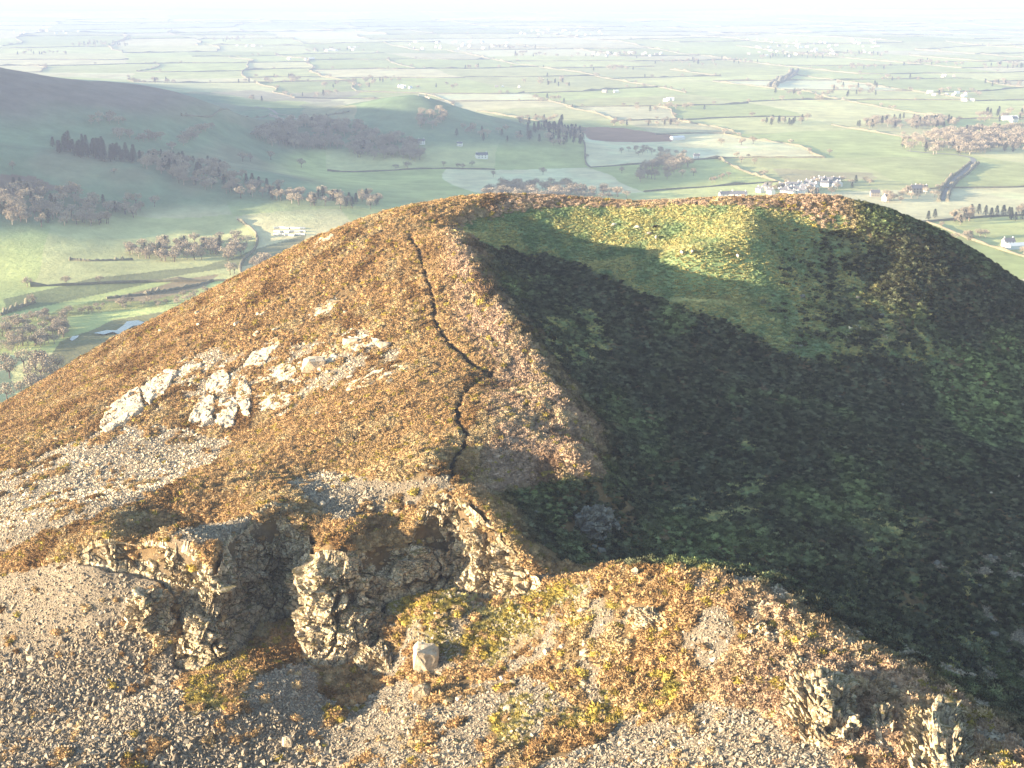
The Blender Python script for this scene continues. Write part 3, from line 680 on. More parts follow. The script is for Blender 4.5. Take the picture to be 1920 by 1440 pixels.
def slab(poly, label, seed, lift=1.0, tilt=.28, step=1.5, cell=2.4, mat=None, group=None, kind='rock_slab', cat='rock'):
    """bare bedrock showing through the turf: a blocky sheet standing proud of the slope, tipped towards the sun side"""
    pu = [p[0] for p in poly]; pv = [p[1] for p in poly]; r = np.random.default_rng(seed)
    uu, vv = np.meshgrid(np.arange(min(pu) - 6, max(pu) + 7, step), np.arange(min(pv) - 6, max(pv) + 7, step * .8))
    P = hits(uu.ravel(), vv.ravel()).reshape(uu.shape + (3,))
    void = np.isnan(P[..., 0])
    for q in range(len(P) - 2, -1, -1):
        P[q] = np.where(np.isnan(P[q]), P[q + 1], P[q])
    P[np.isnan(P)] = 0; x, y = P[..., 0], P[..., 1]
    ins = poly_mask(uu + 7 * fbm(x / 2, y / 2, seed, 3), vv + 5 * fbm(x / 2, y / 3, seed + 5, 3), poly).astype(float) * (~void)
    soft = ins.copy()
    for _ in range(5):
        soft[1:-1] = (soft[:-2] + soft[1:-1] + soft[2:]) / 3; soft[:, 1:-1] = (soft[:, :-2] + soft[:, 1:-1] + soft[:, 2:]) / 3
    k = sstep(.3, .7, soft)
    up = np.zeros_like(P); up[..., 2] = .8; up[..., 0] = -.45; up[..., 1] = -.4
    Q = P + up * (lift * (.4 + tilt * (x - x.min()) / (np.ptp(x) + 1e-6) * 3))[..., None] * k[..., None]
    sh = lambda Q, c, a, t, an: Q + (facet(Q.reshape(-1, 3), up.reshape(-1, 3), c, a, t, r, an, np.eye(3)).reshape(Q.shape) - Q) * k[..., None]
    Q = sh(Q, cell * 1.2, .16 * lift, .26 * lift, (1, 1.3, 1)); Q = sh(Q, cell * .5, .06 * lift, .14 * lift, (1, 1.4, 1)); Q = sh(Q, cell * .2, .025, .05, (1, 1, 1))
    Q[..., 2] -= (1 - k) * .6
    me = grid_mesh(kind, Q[::-1, :, 0], Q[::-1, :, 1], Q[::-1, :, 2]); me.polygons.foreach_set('use_smooth', np.zeros(len(me.polygons), bool))
    o = link(kind, me, mat or m_pale); tag(o, label, cat, group)
SLABS = [([(186,808),(200,775),(232,742),(262,728),(275,760),(240,795),(205,812)],'large cream slab on the left slope, lower half of the leftmost bare rock'),
 ([(262,728),(285,712),(318,694),(334,697),(318,730),(285,758),(272,752)],'cream slab narrowing uphill, upper half of the leftmost bare rock'),
 ([(354,792),(372,752),(392,740),(404,748),(402,792),(375,802)],'bright fractured slab at the left of the second bare rock'),([(404,792),(408,752),(440,745),(450,760),(442,806),(415,800)],'bright slab at the right of the second bare rock'),
 ([(440,742),(446,700),(462,700),(474,745),(470,790),(456,780)],'thin upright pale rib right of the second bare rock'),([(385,735),(400,690),(425,684),(432,715),(420,738)],'tan rock step above the second bare rock'),
 ([(486,715),(500,690),(545,680),(560,700),(520,722)],'pale broken ledge between the bare rocks and the path'),([(548,702),(560,675),(612,660),(640,668),(610,692),(575,706)],'row of upright pale blocks on the left slope'),
 ([(635,655),(645,636),(685,628),(720,640),(690,652)],'flat cream ledge nearest the path on the upper left slope'),([(455,690),(480,655),(520,630),(530,645),(500,680),(470,705)],'stepped cream ledge high above the second bare rock'),
 ([(330,700),(350,685),(380,680),(375,692),(345,706)],'narrow pale ledge left of the stepped cream one'),([(570,596),(590,575),(630,555),(640,565),(610,590),(585,604)],'small pale ledge high on the left slope'),
 ([(568,470),(600,448),(625,436),(628,444),(598,464)],'pale rock strip on the upper left skyline'),([(470,745),(520,735),(560,742),(540,765),(490,770)],'grey tan ledge right of the second bare rock'),
 ([(640,720),(690,700),(760,680),(770,690),(700,722),(650,735)],'thin pale rock band running up towards the path')]
for k, (poly, lab) in enumerate(SLABS): slab(poly, lab, 40 + k, .7 if k < 5 else .4)
# single boulders one can point to
BLD = [(770,1206,826,1262,4,'largest cream boulder at the foot of the crag',1),(955,1066,1002,1116,3,'white block of rock under the right end of the crag',1),(1182,1064,1199,1087,1.2,'small white rock standing on the shaded skyline of the spur',1),
 (527,1378,549,1406,1.2,'lone pale boulder with a long shadow on the lower left scree',1),(770,1280,810,1320,2.2,'tan boulder below the largest cream boulder',0),(1168,1196,1190,1220,1.4,'pale rock half hidden in spur heather',0),(1215,1275,1240,1296,1.4,'grey white stone in the dark gap of the spur heather',1),
 (640,632,675,650,2.5,'flat pale rock beside the path on the upper left slope',1),(705,640,735,656,2,'pale rock right of the flat one on the upper slope',1),(560,668,615,700,4,'row of pale broken blocks on the left slope',1),(610,560,640,572,2,'small pale rock high on the left slope',0),
 (800,870,826,884,2,'grey rock at the head of the bare ground above the crag',0),(48,1228,70,1244,1.2,'cream boulder with moss at the left edge of the dark scree',1)]
for k, (u0, v0, u1, v1, dep, lab, pale) in enumerate(BLD):
    p = hit((u0 + u1) / 2, v1 - 2)
    B('boulder', u0, v0, u1, v1, p.y, dep, lab, 'boulder', 60 + k, mat=m_pale if pale else m_rock, sink=.2)
protos = [[boulder_mesh('boulder', (1, .8 + .3 * (k % 2), .7), 80 + k) for k in range(6)] for _ in (0, 1)]
for q in (0, 1):
    for p in protos[q]: p.materials.append((m_rock, m_pale)[q])
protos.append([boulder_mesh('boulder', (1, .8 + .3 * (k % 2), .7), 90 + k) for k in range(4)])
for p in protos[2]: p.materials.append(m_shaded_rock)
def strew(boxes, n, smin, smax, label, group, pale=.5, cap=None):
    k = 0; tries = 0
    while k < n and tries < n * 30:
        tries += 1; bx = random.choice(boxes); u = random.uniform(bx[0], bx[2]); v = random.uniform(bx[1], bx[3]); p = hit(u, v)
        if p is None: continue
        s = smin + (smax - smin) * random.random() ** 2.2
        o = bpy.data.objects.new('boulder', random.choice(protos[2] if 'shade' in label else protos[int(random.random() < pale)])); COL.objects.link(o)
        o.location = p + Vector((0, 0, s * .12)); o.scale = (s * random.uniform(.8, 1.3), s, s * random.uniform(.7, 1.2)); o.rotation_euler = (random.uniform(-.4, .4), random.uniform(-.4, .4), random.uniform(0, 6.28))
        tag(o, label, 'boulder', group); k += 1
strew([(700,1120,1000,1260),(1000,1110,1180,1240),(740,1260,1000,1400)], 75, .5, 1.6, 'angular fallen boulder on the mossy rubble below the crag', 'fallen boulders below the crag', .35)
strew([(340,640,740,800),(300,590,700,720),(470,560,700,640)], 60, .6, 2.0, 'cream rock poking through brown heather on the lit left slope', 'rocks in the heather of the left slope', .85)
strew([(0,760,300,860),(150,640,420,800),(480,450,640,560)], 24, .6, 1.8, 'pale rock low in the heather near the left skyline', 'rocks near the left skyline', .8)
strew([(520,905,860,985),(560,930,800,970)], 22, .5, 1.5, 'tan rock on the bare ledge above the crag', 'rocks on the ledge above the crag', .4)
strew([(1080,950,1210,1040),(880,940,1010,1000)], 22, .5, 1.5, 'grey rock in the shade right of the crag', 'shaded rocks right of the crag', .2)
strew([(1500,550,1660,650),(1530,700,1800,830),(1740,1040,1920,1100),(1820,1130,1920,1230)], 40, .5, 1.5, 'grey rock in the dark shaded heather of the right slope', 'shaded rocks on the right slope', .5)
strew([(1000,1180,1480,1320)], 26, .4, 1.2, 'small pale rock among the sunlit heather of the spur', 'rocks on the heather spur', .5)
# ------------------------------------------------------------------ sheep in the summit hollow
W_ = Mat('wool'); m_wool = W_.col(W_.ramp(W_.noise(9, 4), [(.3, (.42, .38, .31)), (.7, (.66, .61, .52))])); W_.bump(W_.noise(22, 3), .8, .05)
Gw = Mat('grey_wool'); m_gwool = Gw.col(Gw.ramp(Gw.noise(9, 4), [(.3, (.16, .14, .12)), (.7, (.34, .3, .26))]))
Bw = Mat('black_wool'); m_bwool = Bw.col((.02, .017, .015))
Sk = Mat('dark_face'); m_dark = Sk.col((.02, .017, .015))
Lf = Mat('pale_face'); m_face = Lf.col((.5, .44, .36))
def skin_mesh(name, J, E, sub=1):
    me = bpy.data.meshes.new(name); me.from_pydata([j[:3] for j in J], E, [])
    o = bpy.data.objects.new(name, me); COL.objects.link(o)
    sk = o.modifiers.new('s', 'SKIN'); sk.use_smooth_shade = True
    o.modifiers.new('d', 'SUBSURF').levels = sub
    for v, j in zip(me.skin_vertices[0].data, J): v.radius = (j[3], j[3])
    me.skin_vertices[0].data[0].use_root = True
    dg = bpy.context.evaluated_depsgraph_get(); r = bpy.data.meshes.new_from_object(o.evaluated_get(dg)); bpy.data.objects.remove(o); r.name = name
    return r
def sheep_meshes(graze):
    hx, hz = (.92, .28) if graze else (.85, .88)
    nx, nz = (.72, .55) if graze else (.68, .8)
    J = [(-.45,0,.62,.2),(-.1,0,.64,.23),(.3,0,.66,.21),(.5,0,.68,.16),(nx,0,nz,.1),(hx,0,hz,.085),(hx + (.06 if graze else .17),0,hz - (.13 if graze else .07),.05),
         (-.42,.13,.36,.07),(-.46,.13,.2,.04),(-.42,.13,.0,.035),(-.42,-.13,.36,.07),(-.46,-.13,.2,.04),(-.42,-.13,.0,.035),
         (.36,.12,.34,.06),(.38,.12,.18,.035),(.36,.12,.0,.035),(.36,-.12,.34,.06),(.38,-.12,.18,.035),(.36,-.12,.0,.035),(-.62,0,.55,.05),(-.68,0,.4,.03),
         (hx - .03,.14,hz + .05,.03),(hx - .03,-.14,hz + .05,.03)]
    E = [(0,1),(1,2),(2,3),(3,4),(4,5),(5,6),(0,7),(7,8),(8,9),(0,10),(10,11),(11,12),(2,13),(13,14),(14,15),(2,16),(16,17),(17,18),(0,19),(19,20),(5,21),(5,22)]
    body = skin_mesh('sheep', J, E)
    bm = bmesh.new(); bmesh.ops.create_icosphere(bm, subdivisions=4, radius=1.0); r = random.Random(5)
    for v in bm.verts:
        c = v.co; s = 1 + .07 * math.sin(c.x * 17 + 1) * math.sin(c.y * 15) + .05 * math.sin(c.z * 19 + c.x * 7) + .02 * r.random()
        sag = .9 if c.z < 0 else 1.0
        v.co = Vector((c.x * .66 * s, c.y * .31 * s * (1 - .15 * c.x), c.z * .31 * s * sag + .66 + .03 * c.x))
    fl = bpy.data.meshes.new('fleece'); bm.to_mesh(fl); bm.free(); fl.polygons.foreach_set('use_smooth', np.ones(len(fl.polygons), bool))
    return body, fl
SM = {g: sheep_meshes(g) for g in (True, False)}
SHEEP = [(1152,425,200,0,0,'white sheep farthest left of the flock, on shaded green grass',True),(1195,430,170,0,0,'white sheep in the shade, second from the left of the flock',True),
 (1228,429,15,2,1,'black and white sheep highest on the sunlit edge, throwing a long shadow',False),(1217,442,350,1,1,'grey sheep with a dark head, just outside the sunlit grass',False),
 (1230,449,80,0,0,'white sheep standing lowest of the middle four, at the edge of the sun',False),(1278,478,110,0,0,'white sheep in the lit grass left of the black faced one',True),
 (1298,477,75,0,1,'sheep with a black face and white body in the lit grass, long shadow behind',False),(1383,484,100,0,0,'white sheep farthest right, alone in the lit grass',False)]
for u, v, yaw, wool, face, lab, gz in SHEEP:
    p = hit(u, v)
    b, f = SM[gz]
    o = bpy.data.objects.new('sheep', b.copy()); COL.objects.link(o); o.data.materials.clear(); o.data.materials.append(m_dark if face else m_face)
    o.location = p - Vector((0, 0, .03)); o.rotation_euler = (0, 0, math.radians(yaw)); o.scale = (1.12,) * 3
    tag(o, lab, 'sheep', 'sheep grazing in the summit hollow')
    q = bpy.data.objects.new('fleece', f.copy()); COL.objects.link(q); q.data.materials.clear(); q.data.materials.append((m_wool, m_gwool, m_bwool)[wool]); q.parent = o
# ------------------------------------------------------------------ the plain and the far hills: fields, hedges, woods, houses, water
FU, FV = proj(FX, FY, FZ)
fu = FU + 20 * fbm(FX / 90, FY / 130, 141, 3); fv = FV + 5 * fbm(FX / 90, FY / 130, 143, 3)
# parcels: a plane cut again and again
parcels = []
def cut(x0, y0, x1, y1, r):
    w, h = x1 - x0, y1 - y0; d = max(900., y0 + h / 2)
    lim = 150 + d * .055
    if w > lim * 1.25 or h > lim * 1.6:
        if w / 1.0 > h / 1.5:
            c = x0 + w * r.uniform(.35, .65); cut(x0, y0, c, y1, r); cut(c, y0, x1, y1, r)
        else:
            c = y0 + h * r.uniform(.35, .65); cut(x0, y0, x1, c, r); cut(x0, c, x1, y1, r)
    else: parcels.append((x0, y0, x1, y1))
cut(-7000, 600, 9000, 16000, random.Random(21))
ANG = math.radians(14); ca, sa = math.cos(ANG), math.sin(ANG)
def to_par(x, y):
    x = x + 90 * fbm(x / 450, y / 600, 151, 3); y = y + 130 * fbm(x / 520, y / 600, 153, 3)
    return x * ca + y * sa, -x * sa + y * ca
PXX, PYY = to_par(FX, FY)
r = np.random.default_rng(22)
pal = np.array([(.36, .39, .15), (.43, .44, .18), (.46, .45, .2), (.51, .48, .23), (.39, .42, .16), (.55, .49, .27), (.45, .46, .19), (.58, .53, .31)])
tint = np.ones(FX.shape + (3,)) * np.array([.18, .21, .07])
Pa = np.array(parcels)
flat = np.where((FY.ravel() < 15500) & (np.abs(FU.ravel() - 960) < 1500))[0]
px, py = PXX.ravel()[flat], PYY.ravel()[flat]; pid = np.zeros(len(flat), int)
order = np.argsort(px); spx = px[order]
for k, (x0, y0, x1, y1) in enumerate(parcels):
    a, b = np.searchsorted(spx, [x0, x1]); q = order[a:b]; q = q[(py[q] >= y0) & (py[q] < y1)]; pid[q] = k
pc = pal[r.integers(0, len(pal), len(parcels))] * (.85 + .3 * r.random((len(parcels), 1)))
tint.reshape(-1, 3)[flat] = pc[pid]
hillk = sstep(9, 26, FZ + 5 * fbm(FX / 120, FY / 120, 161, 3)) * (FY < 3600)
hill_c = np.array([.135, .19, .105]) * (.55 + .45 * (tint.sum(-1, keepdims=True) / 1.0))
mo = sstep(.0, .35, fbm(FX / 130, FY / 200, 163, 4))[..., None]
hill_c = hill_c * (1 - mo * .6) + mo * .6 * np.array([.2, .18, .11])
moor = (sstep(75, 110, FZ + 18 * fbm(FX / 150, FY / 150, 165, 3)) * (FX < -150) * (FY < 3000))[..., None]
hill_c = hill_c * (1 - moor) + moor * np.array([.15, .125, .1])
tint = tint * (1 - hillk[..., None]) + hillk[..., None] * hill_c
def paint(poly, c, k=1.0):
    m = poly_mask(fu, fv, poly)[..., None] * k
    return tint * (1 - m) + m * np.array(c)
tint = paint([(1085,240),(1160,240),(1275,255),(1250,265),(1110,262)], (.27,.15,.09))
tint = paint([(560,195),(650,190),(660,225),(560,230)], (.3,.27,.16), .7)
tint = paint([(390,172),(520,172),(690,172),(620,190),(480,188)], (.36,.3,.2), .8)
tint = paint([(60,610),(150,590),(300,575),(420,525),(330,530),(200,560),(100,580)], (.22,.22,.08), .8)
tint = paint([(190,565),(330,530),(420,515),(390,540),(280,565)], (.3,.22,.13), .9)
tint = paint([(110,640),(200,600),(350,575),(300,640),(150,720),(60,740)], (.17,.16,.08), .9)
tint = paint([(0,560),(170,520),(380,500),(560,440),(560,480),(330,520),(0,590)], (.1,.11,.06), .7)
tint = paint([(0,325),(60,330),(110,355),(0,372)], (.16,.09,.07), .8)
tint = paint([(1450,318),(1640,322),(1650,335),(1480,342)], (.33,.27,.16), .7)
tint = tint * (1 + .22 * fbm(FX / 60, FY / 90, 171, 4))[..., None]
FMt = Mat('far_fields'); c = FMt.attr('tint', 'GEOMETRY', 'Color')
c = FMt.mix(.5, c, FMt.ramp(FMt.noise(.03, 6, .7), [(.3, .55), (.7, 1.45)]), 'MULTIPLY'); FMt.bump(FMt.noise(.15, 5, .7), .5, 2.0)
m_far = FMt.col(c)
fme = grid_mesh('ground', FX, FY, FZ); cattr(fme, 'tint', np.clip(tint, .01, .6))
tag(link('ground', fme, m_far), kind='structure')

# ---- water
Wm = Mat('still_water', .08, .5); m_water = Wm.col((.12, .15, .17))
def sheet(name, poly, mat, lift=.35, kind='structure', label=None, cat=None):
    ps = [fhit(u, v) for u, v in poly]; z = max(p.z for p in ps) + lift
    bm = bmesh.new(); f = bm.faces.new([bm.verts.new((p.x, p.y, z)) for p in ps]); bmesh.ops.triangulate(bm, faces=[f])
    me = bpy.data.meshes.new(name); bm.normal_update(); bm.to_mesh(me); bm.free(); o = link(name, me, mat); tag(o, label, cat, kind=kind); return o
sheet('pond', [(176,628),(200,622),(218,622),(232,612),(238,605),(258,602),(271,605),(268,611),(250,612),(236,621),(240,630),(234,638),(220,638),(226,630),(212,625),(195,630)], m_water)
sheet('pond', [(130,638),(136,632),(148,630),(146,634),(136,640)], m_water)
sheet('river', [(312,594),(325,588),(346,586),(350,590),(336,598),(330,603),(324,598)], m_water)
sheet('river', [(-30,762),(8,756),(22,757),(10,764),(-30,772)], m_water)
Rm = Mat('pale_road'); m_road = Rm.col(Rm.ramp(Rm.noise(.2, 3), [(.3, (.2, .19, .17)), (.7, (.3, .28, .25))]))
def ribbon(name, pts, width, mat, lift=.3):
    P = [fhit(u, v) for u, v in pts]; L = smooth_line(P, 60); t = np.gradient(L, axis=0); n = np.stack([-t[:, 1], t[:, 0]], -1); n /= np.linalg.norm(n, axis=1)[:, None] + 1e-9
    X = np.stack([L[:, 0] - n[:, 0] * width / 2, L[:, 0] + n[:, 0] * width / 2], 1); Y = np.stack([L[:, 1] - n[:, 1] * width / 2, L[:, 1] + n[:, 1] * width / 2], 1)
    Z = far_grid(X, Y).max(1, keepdims=True) + lift + np.zeros_like(X)
    return tag(link(name, grid_mesh(name, X, Y, Z), mat), kind='structure')
ribbon('road', [(1765,376),(1772,355),(1785,338),(1808,322),(1826,306),(1824,296),(1790,290),(1740,287),(1700,283)], 7, m_road)
ribbon('road', [(1445,162),(1452,156),(1468,150),(1485,140),(1490,131)], 14, m_road)
ribbon('road', [(505,217),(530,226),(552,234)], 6, m_road)
ribbon('path', [(480,200),(520,214),(560,225)], 5, m_road)

# ---- trees
def crown_cloud(r, lobes, n, size, squash=1.0):
    V = []; F = []
    for q in range(n):
        c, rad = lobes[r.integers(len(lobes))]
        d = r.normal(size=3); d /= np.linalg.norm(d); p = np.array(c) + d * rad * r.random() ** .35 * np.array([1, 1, squash])
        a = r.normal(size=3); b = np.cross(a, r.normal(size=3)); a /= np.linalg.norm(a); b /= np.linalg.norm(b) + 1e-6
        s = size * (.6 + .8 * r.random()); i = len(V); V += [p - a * s - b * s * .7, p + a * s - b * s * .5, p + a * s * .7 + b * s, p - a * s * .8 + b * s * .8]; F.append((i, i + 1, i + 2, i + 3))
    return V, F
def limb(V, F, a, b, ra, rb, n=6):
    a = np.array(a, float); b = np.array(b, float); d = b - a; u = np.cross(d, [.3, .9, .2]); u /= np.linalg.norm(u); w = np.cross(d, u); w /= np.linalg.norm(w); i = len(V)
    for c, rr in ((a, ra), (b, rb)):
        for k in range(n): V.append(c + rr * (u * math.cos(k * 6.283 / n) + w * math.sin(k * 6.283 / n)))
    for k in range(n): F.append((i + k, i + (k + 1) % n, i + n + (k + 1) % n, i + n + k))
def broadleaf(k):
    r = np.random.default_rng(400 + k); V = []; F = []; top = .34 + .1 * r.random()
    limb(V, F, (0, 0, -.03), (0, 0, top), .035, .022); lobes = []
    for q in range(8):
        th = q * .785 + r.random(); rr = .2 + .14 * r.random(); zz = .48 + .3 * r.random(); c = (rr * math.cos(th), rr * math.sin(th), zz); lobes.append((c, .16 + .07 * r.random()))
        limb(V, F, (0, 0, top * (.7 + .3 * r.random())), c, .016, .006, 4)
    lobes.append(((0, 0, .82), .18))
    return soup('trunk', V, F), soup('crown', *crown_cloud(r, lobes, 620, .024, .9))
def conifer(k):
    r = np.random.default_rng(500 + k); V = []; F = []
    limb(V, F, (0, 0, -.03), (0, 0, .95), .03, .006)
    cv = []; cf = []
    for q in range(420):
        t = r.random() ** .8; z = .14 + .86 * t; rad = .2 * (1 - t) ** .8 * (.5 + .5 * r.random()) + .01; th = r.random() * 6.283
        p = np.array([rad * math.cos(th), rad * math.sin(th), z]); o = np.array([math.cos(th), math.sin(th), -.35]); a = np.array([-o[1], o[0], 0]); s = .03 + .025 * r.random(); i = len(cv)
        cv += [p - a * s, p + a * s, p + o * s * 2]; cf.append((i, i + 1, i + 2))
    return soup('trunk', V, F), soup('crown', cv, cf)
Tb = Mat('bark'); m_bark = Tb.col((.11, .08, .06))
Tc = Mat('bare_twigs'); oi = Tc.n('ShaderNodeObjectInfo'); m_twig = Tc.col(Tc.ramp(oi.outputs['Random'], [(0., (.27, .225, .165)), (.5, (.35, .29, .21)), (1., (.3, .24, .17))]))
Tk = Mat('conifer_needles'); m_need = Tk.col((.04, .055, .035))
BL = [broadleaf(k) for k in range(5)]; CO = [conifer(k) for k in range(3)]
for a, b in BL: a.materials.append(m_bark); b.materials.append(m_twig)
for a, b in CO: a.materials.append(m_bark); b.materials.append(m_need)
TREES = []   # (x, y, z, height, kind, wood)
rr_ = random.Random(31); wr = np.random.default_rng(32)
_dc = np.exp(np.linspace(math.log(700), math.log(20000), 900))
def fhits(u, v):
    X = np.full(len(u), np.nan); Y = X.copy(); Z = X.copy()
    for k in range(0, len(u), 400):
        x, y, z = pix(u[k:k + 400, None], v[k:k + 400, None], _dc[None]); y = np.broadcast_to(y, x.shape)
        g = far_grid(x.ravel(), y.ravel()).reshape(x.shape); i = (z < g).argmax(1); j = np.arange(len(i)); m = i > 0
        X[k:k + 400] = np.where(m, x[j, i], np.nan); Y[k:k + 400] = y[j, i]; Z[k:k + 400] = g[j, i]
    return X, Y, Z
def wood(poly, step, h0, h1, con, label, group, fill=1.0):
    """trees over a patch of the picture, spaced in metres on the ground"""
    us = [p[0] for p in poly]; vs_ = [p[1] for p in poly]; du = max(1.5, (max(us) - min(us)) / 34); dv = max(.7, (max(vs_) - min(vs_)) / 24)
    uu, vv = np.meshgrid(np.arange(min(us), max(us), du), np.arange(min(vs_), max(vs_), dv)); uu = uu.ravel() + du * (wr.random(uu.size) - .5); vv = vv.ravel() + dv * (wr.random(vv.size) - .5)
    ok = poly_mask(uu, vv, poly); uu, vv = uu[ok], vv[ok]
    if len(uu) == 0: return
    X, Y, Z = fhits(uu, vv); good = ~np.isnan(X); X, Y, Z = X[good], Y[good], Z[good]
    if len(X) == 0: return
    ref = np.median(Y); keep = (Y < ref * 1.35) & (Y > ref * .7); X, Y, Z = X[keep], Y[keep], Z[keep]
    sl_ = (far_grid(X, Y + 12) - far_grid(X, Y - 12)) / 24; area = (Y / FPX * du) * (dv / FPX) / np.maximum((CAMZ - Z) / Y ** 2 + sl_ / Y, 1.2e-5)
    cnt = wr.poisson(area / step ** 2 * fill)
    for x, y, z, c in zip(X, Y, Z, cnt):
        for _ in range(min(c, 12)):
            x2 = x + rr_.uniform(-.5, .5) * Y.mean() / FPX * du; y2 = y + rr_.uniform(-.5, .5) * min(step * c, 50)
            TREES.append((x2, y2, float(far_grid(np.array([x2]), np.array([y2]))[0]), rr_.uniform(h0, h1), rr_.random() < con, label, group))
def lone(u, v, h, label, con=False):
    p = fhit(u, v); TREES.append((p.x, p.y, p.z, h, con, label, None))
W = wood
W([(0,605),(70,600),(125,612),(128,640),(95,655),(0,668)], 7, 7, 12, .0, 'bare russet tree in the scrub wood left of the pond', 'scrub wood by the pond', .8)
W([(0,690),(45,680),(120,690),(75,720),(60,750),(0,760)], 12, 13, 19, .0, 'large bare tree in the wood at the left edge below the pond', 'left edge wood', .8)
W([(60,603),(200,585),(350,572),(440,545),(540,510),(540,502),(430,535),(330,562),(190,578),(60,597)], 6, 5, 9, .0, 'low bare tree in the thicket belt behind the pond', 'thicket belt behind the pond', .8)
W([(425,520),(460,500),(520,488),(520,496),(470,512),(435,530)], 12, 12, 17, 0, 'pale bare tree where the left brow of the fell meets the valley', 'trees at the foot of the fell', .7)
W([(235,478),(300,462),(450,452),(468,470),(430,492),(290,492)], 10, 11, 16, .1, 'grey shaded tree in the wood on the valley side', 'shaded valley side wood', .8)
W([(0,352),(60,352),(150,365),(285,395),(290,410),(240,425),(100,425),(0,428)], 11, 12, 18, .1, 'bluish shaded tree in the large wood at the left edge', 'large shaded wood at the left edge', .8)
W([(92,275),(130,268),(200,280),(255,292),(256,308),(190,302),(95,298)], 13, 13, 19, 1, 'dark conifer in the plantation block on the left hillside', 'conifer plantation on the left hillside', .95)
W([(258,300),(300,296),(400,310),(470,345),(560,365),(650,372),(745,378),(690,396),(600,392),(480,380),(350,350),(270,318)], 11, 11, 17, .3, 'grey tree in the long shaded wood winding down the hillside', 'long shaded hillside wood', .8)
W([(470,258),(540,232),(600,226),(640,236),(700,252),(792,278),(798,304),(700,300),(620,285),(500,276)], 10, 14, 20, .03, 'sunlit beige tree in the wood in front of the round hill', 'sunlit wood below the round hill', .75)
W([(150,226),(200,222),(240,228),(225,236),(160,234)], 11, 10, 14, 0, 'sunlit bare tree high on the left hillside', 'high trees on the left hillside', .7)
W([(185,250),(250,255),(310,262),(300,270),(200,262)], 10, 11, 15, 0, 'bare tree in the thin belt on the left hillside', 'thin tree belt on the left hillside', .7)
W([(315,275),(350,258),(395,235),(400,242),(370,262),(330,282)], 10, 11, 15, 0, 'bare tree in the belt rising right on the left hillside', 'rising tree belt on the left hillside', .75)
W([(775,222),(800,212),(832,212),(842,232),(815,246),(780,240)], 11, 13, 18, 0, 'tree in the copse on the flank of the round hill', 'copse on the round hill', .8)
W([(985,250),(1010,240),(1050,238),(1095,252),(1090,272),(1040,275),(990,268)], 15, 13, 19, .85, 'dark tree on the right tail of the round hill', 'dark wood on the tail of the round hill', .9)
W([(845,245),(900,240),(985,255),(985,270),(900,265),(850,258)], 14, 10, 15, .4, 'shaded tree on the slope under the round hill', 'shaded trees under the round hill', .6)
W([(900,372),(935,352),(990,350),(1060,352),(1110,358),(1180,372),(1120,378),(960,376)], 10, 11, 17, .02, 'pale bare tree just above the brow of the fell', 'pale trees above the brow', .7)
W([(1190,345),(1205,315),(1240,300),(1290,300),(1290,325),(1260,345)], 13, 13, 18, 0, 'sunlit bare tree in the copse left of the village', 'copse left of the village', .7)
W([(1175,285),(1230,282),(1290,290),(1270,296),(1200,294)], 18, 10, 14, 0, 'bare tree along the shaded lane below the ploughed field', 'trees below the ploughed field', .6)
W([(1300,345),(1340,330),(1440,325),(1440,335),(1340,350)], 24, 9, 14, 0, 'bare tree in the thin row before the village', 'trees before the village', .5)
W([(1400,372),(1440,352),(1500,345),(1590,338),(1640,335),(1640,350),(1560,372)], 17, 9, 14, .1, 'tree among the village houses', 'trees of the village', .4)
W([(1655,372),(1690,356),(1740,350),(1770,362),(1760,380),(1670,384)], 15, 9, 13, .1, 'tree around the farm right of the village', 'trees round the farm', .6)
W([(1690,282),(1700,266),(1760,254),(1850,246),(1990,240),(1990,285),(1850,290),(1760,292)], 15, 14, 20, .05, 'beige tree in the big rounded wood at the right edge', 'big wood at the right edge', .85)
W([(1595,240),(1640,228),(1720,222),(1800,228),(1790,242),(1700,244)], 16, 13, 18, .4, 'tree in the dark wood above the big right wood', 'dark wood on the right', .8)
W([(1800,225),(1860,212),(1990,205),(1990,222),(1850,232)], 26, 13, 18, .4, 'tree in the wood climbing to the right edge', 'upper right wood', .8)
W([(1735,412),(1790,402),(1990,402),(1990,420),(1850,425),(1760,425)], 14, 12, 17, .6, 'tall pine in the row below the right hand road', 'pine row at the right', .6)
W([(1780,445),(1840,440),(1850,448),(1790,455)], 12, 10, 14, .2, 'tree in the small clump right of the dome brow', 'clump right of the brow', .8)
W([(1830,480),(1900,472),(1990,470),(1990,484),(1850,490)], 13, 8, 13, .1, 'tree by the farm at the right edge', 'trees by the right edge farm', .5)
W([(1425,232),(1440,226),(1520,226),(1530,234),(1440,238)], 22, 13, 18, .6, 'tree in the small dark copse in the middle of the plain', 'dark copse on the plain', .9)
W([(1150,238),(1180,230),(1270,232),(1280,240),(1200,242)], 24, 10, 16, .3, 'tree in the belt behind the ploughed field', 'belt behind the ploughed field', .7)
W([(960,228),(1060,222),(1060,230),(980,236)], 24, 10, 16, .3, 'tree in the belt right of the round hill', 'belt right of the round hill', .6)
